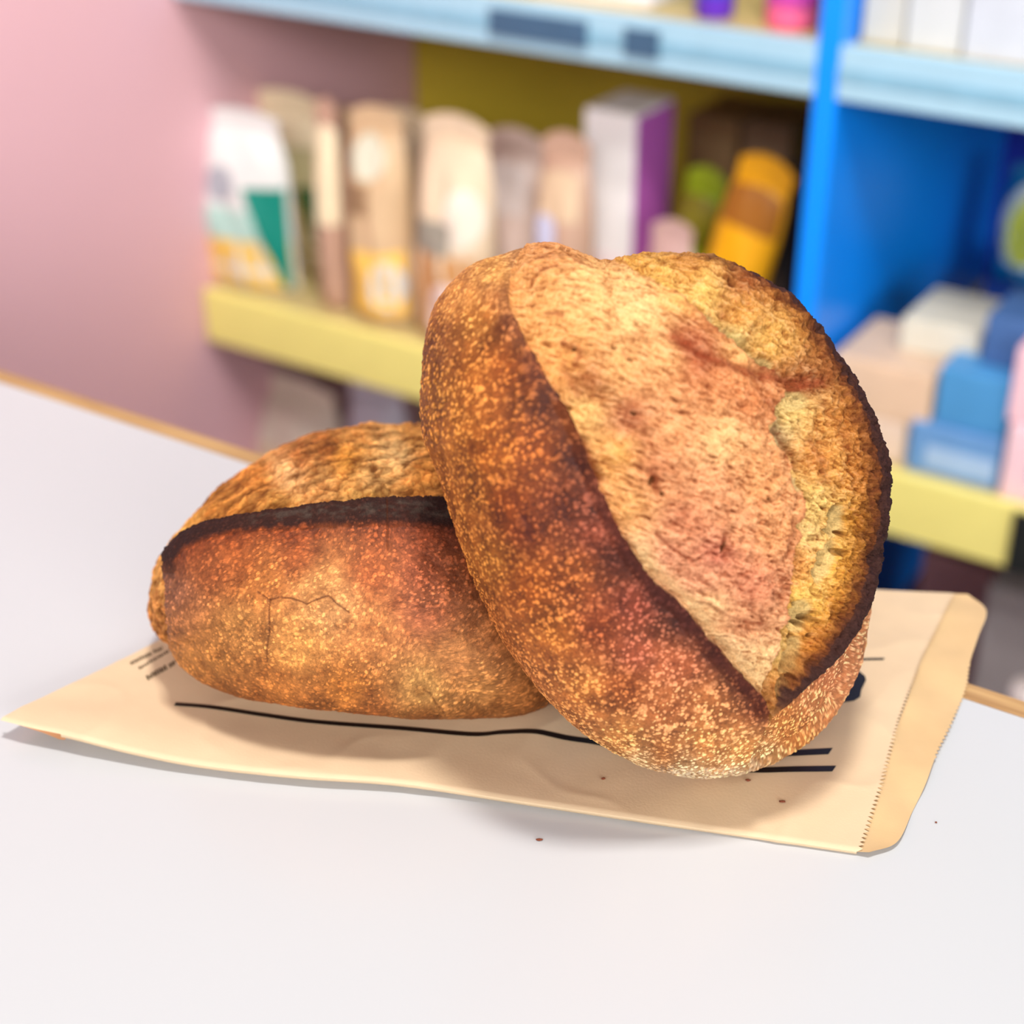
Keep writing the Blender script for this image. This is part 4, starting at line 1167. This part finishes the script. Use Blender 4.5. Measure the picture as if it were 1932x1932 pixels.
# back sheet lies under the front sheet and reaches past its mouth
BXY = XY.copy()
BZ = np.maximum(Zs - 0.0024, 0.0006)
fast_mesh('back_sheet', np.concatenate([BXY, BZ[..., None]], 2)[:, 2:, :].reshape(-1, 3) - BO, grid_faces(NS, NT - 2)[:, ::-1], paper_in, bag)
rim_px = resample(smooth_poly([(1640, 1608), (1692, 1589), (1722, 1530), (1746, 1480), (1768, 1420), (1795, 1365), (1822, 1300), (1830, 1250), (1846, 1200), (1861, 1152), (1826, 1121)], 10), NT)
in_px = resample(smooth_poly([(1622, 1606), (1650, 1530), (1690, 1440), (1730, 1340), (1765, 1240), (1800, 1119)], 10), NT)
NR = 16
fl = np.zeros((NR, NT, 3))
for j in range(NT):
    for i in range(NR):
        u = i / (NR - 1)
        q = in_px[j] * (1 - u) + rim_px[j] * u
        inner = q[0] - 26 * (1 - u)
        zz = 0.0012 + 0.0016 * u ** 2 * (0.6 + 0.6 * math.sin(j * 0.11 + 1.0)) + 0.0005 * math.sin(j * 0.23 + 3 * u)
        p = at_z(inner, q[1], zz)
        if i == NR - 1 and 60 < j < 110:
            p[0] += 0.0006 * (1 if j % 2 else -1)
        fl[i, j] = p
fast_mesh('mouth_flap', fl.reshape(-1, 3) - BO, grid_faces(NR, NT), paper_in, bag)
# folded tip of the bottom end: the lower ply shows under the raised corner
fp = [(6, 1359), (40, 1369), (80, 1382), (112, 1395), (122, 1396), (127, 1390)]
up = [(4, 1357), (40, 1366), (80, 1375), (112, 1382), (124, 1384), (131, 1386)]
back = np.array([HF[0], HF[1], 0])
tv = [at_z(x, y, 0.0072 - 0.0005 * i) for i, (x, y) in enumerate(fp)] + [at_z(x, y, 0.0088 - 0.0002 * i) + 0.0016 * min(i, 4) * back for i, (x, y) in enumerate(up)]
mesh('fold_flap', np.array(tv) - BO, [(i, i + 1, 7 + i, 6 + i) for i in range(5)], mat('fold_paper', (206, 150, 106), 0.65), bag, True)


def ink_strip(path, w0, w1, name='printed_rule', lab=None):
    """a printed rule that follows the sheet; path and widths in picture pixels"""
    p = smooth_poly(path, 14) if len(path) > 2 else np.linspace(path[0], path[-1], 12)
    wd = np.linspace(w0, w1, len(p))
    tv, f = [], []
    for i, (x, y) in enumerate(p):
        tv += [on_bag(x + 0.35 * wd[i], y - wd[i] / 2, 0.00022), on_bag(x - 0.35 * wd[i], y + wd[i] / 2, 0.00022)]
    f = [(2 * i, 2 * i + 1, 2 * i + 3, 2 * i + 2) for i in range(len(p) - 1)]
    o = mesh(name, np.array(tv) - BO, f, ink, bag, True, lab)
    return o


ink_strip([(330, 1328), (400, 1334), (500, 1349), (600, 1362), (760, 1374), (890, 1385), (950, 1381), (1010, 1380), (1070, 1392), (1130, 1401), (1250, 1424), (1340, 1442), (1420, 1452), (1500, 1451), (1574, 1450)], 6, 11, lab='long black printed rule')
ink_strip([(1380, 1428), (1470, 1422), (1567, 1417)], 11, 12, lab='thick black printed rule')
ink_strip([(1560, 1248), (1620, 1244), (1668, 1243)], 4, 4, lab='thin black printed rule')
# part of a printed letter beside the upright loaf
lp = [(1590, 1240), (1632, 1275), (1634, 1283), (1625, 1302), (1623, 1315), (1611, 1322), (1560, 1330)]
mesh('printed_letter', np.array([on_bag(x, y, 0.00022) for x, y in lp]) - BO, [(0, 6, 5, 4, 3, 2, 1)], ink, bag, label='black stroke of a large printed letter')
# three lines of small unreadable print at the left
ink_soft = mat('worn_ink', (88, 72, 44), 0.6)
rows = [((246, 1252), (306, 1222), 7), ((262, 1261), (318, 1228), 6), ((277, 1280), (330, 1249), 11)]
rng = np.random.default_rng(4)
for (p0, p1, hh) in rows:
    p0, p1 = np.array(p0, float), np.array(p1, float)
    nrm2 = np.array([0.45, 0.9]) * hh * 0.5
    t, tv, tf = 0.0, [], []
    while t < 1:
        wgl = rng.uniform(0.035, 0.075)
        a_, b_ = p0 + (p1 - p0) * t, p0 + (p1 - p0) * min(t + wgl, 1)
        kk = len(tv)
        s_ = rng.uniform(0.55, 1.0)
        tv += [on_bag(*(a_ - nrm2 * s_), 0.0002), on_bag(*(b_ - nrm2 * s_), 0.0002), on_bag(*(b_ + nrm2 * rng.uniform(0.5, 1)), 0.0002), on_bag(*(a_ + nrm2 * rng.uniform(0.4, 1)), 0.0002)]
        tf.append((kk, kk + 3, kk + 2, kk + 1))
        t += wgl + (0.09 if rng.random() < 0.22 else 0.022)
    mesh('small_print', np.array(tv) - BO, tf, ink_soft, bag, label='worn line of tiny print')

# ------------------------------------------------------------------ loaves
Wa, Qa, ca_, za_, sa_ = make_upright_loaf()
lo = Wa[np.argmin(Wa[:, 2])]
la = thing('sourdough_loaf', 'scored round loaf standing on edge, its open pale tear facing front', 'bread', (float(lo[0]), float(lo[1]), LOAF_Z))
split_parts(la, Wa, Qa, ca_, za_, {0: ('crust', crust_m, None), 1: ('crumb', crumb_m, 'pale open crumb in the tear'), 2: ('ear', ear_m, 'charred raised ear along the score')})
Wb, Qb, cb_, zb_, sb_ = make_lying_loaf()
mb = Wb.mean(0)
lb = thing('sourdough_loaf', 'round loaf lying on its base with a black charred ear, behind the standing loaf', 'bread', (float(mb[0]), float(mb[1]), LOAF_Z))
split_parts(lb, Wb, Qb, cb_, zb_, {0: ('crust', crust_m, None), 1: ('crumb', crumb_m, 'golden flaky crumb above the ear'), 2: ('ear', ear_m, 'black charred ear')})
print('warp A %.2f..%.2f  B %.2f..%.2f' % (sa_.min(), sa_.max(), sb_.min(), sb_.max()), 'zmin', Wa[:, 2].min(), Wb[:, 2].min(), 'zmax', Wa[:, 2].max(), Wb[:, 2].max())

# ------------------------------------------------------------------ crumbs
crumb_dark = mat('crumb_brown', (122, 60, 36), 0.7, 0.3, 0.2, 900)


def crumb_bit(px, py, size, lab, bag_top=True, stretch=1.0, seed=0):
    p = on_bag(px, py, 0.0003) if bag_top else at_z(px, py, 0.0002)
    r = np.random.default_rng(seed)
    v, f = [], []
    n = 8
    for i, (zz, rr) in enumerate(((0.0, 0.7), (0.4, 1.0), (0.8, 0.75), (1.1, 0.3))):
        for j in range(n):
            t = 2 * np.pi * j / n
            q = rr * (0.75 + 0.5 * r.random())
            v.append((size * stretch * q * math.cos(t), size * q * math.sin(t), size * zz * (0.8 + 0.3 * r.random() if i else 1)))
    f = [(i * n + j, i * n + (j + 1) % n, (i + 1) * n + (j + 1) % n, (i + 1) * n + j) for i in range(3) for j in range(n)]
    f += [tuple(range(n))[::-1], tuple(range(3 * n, 4 * n))]
    o = mesh('bread_crumb', v, f, crumb_dark, None, True)
    o.location = p
    o.rotation_euler = (0, 0, YAW)
    o['label'], o['category'], o['group'] = lab, 'crumb', 'loose bread crumbs'


crumb_bit(1017, 1585, 0.0007, 'reddish crumb on the white counter in front of the bag', False, 2.4, 1)
crumb_bit(1766, 1552, 0.0005, 'tiny dark crumb on the white counter right of the bag', False, 1, 2)
crumb_bit(1138, 1470, 0.0008, 'brown crumb on the bag left below the standing loaf', True, 1.2, 3)
crumb_bit(1411, 1473, 0.0008, 'brown crumb on the bag just under the standing loaf', True, 1.3, 4)
crumb_bit(1476, 1513, 0.0007, 'flat thin crumb on the bag near its front edge', True, 2.2, 5)
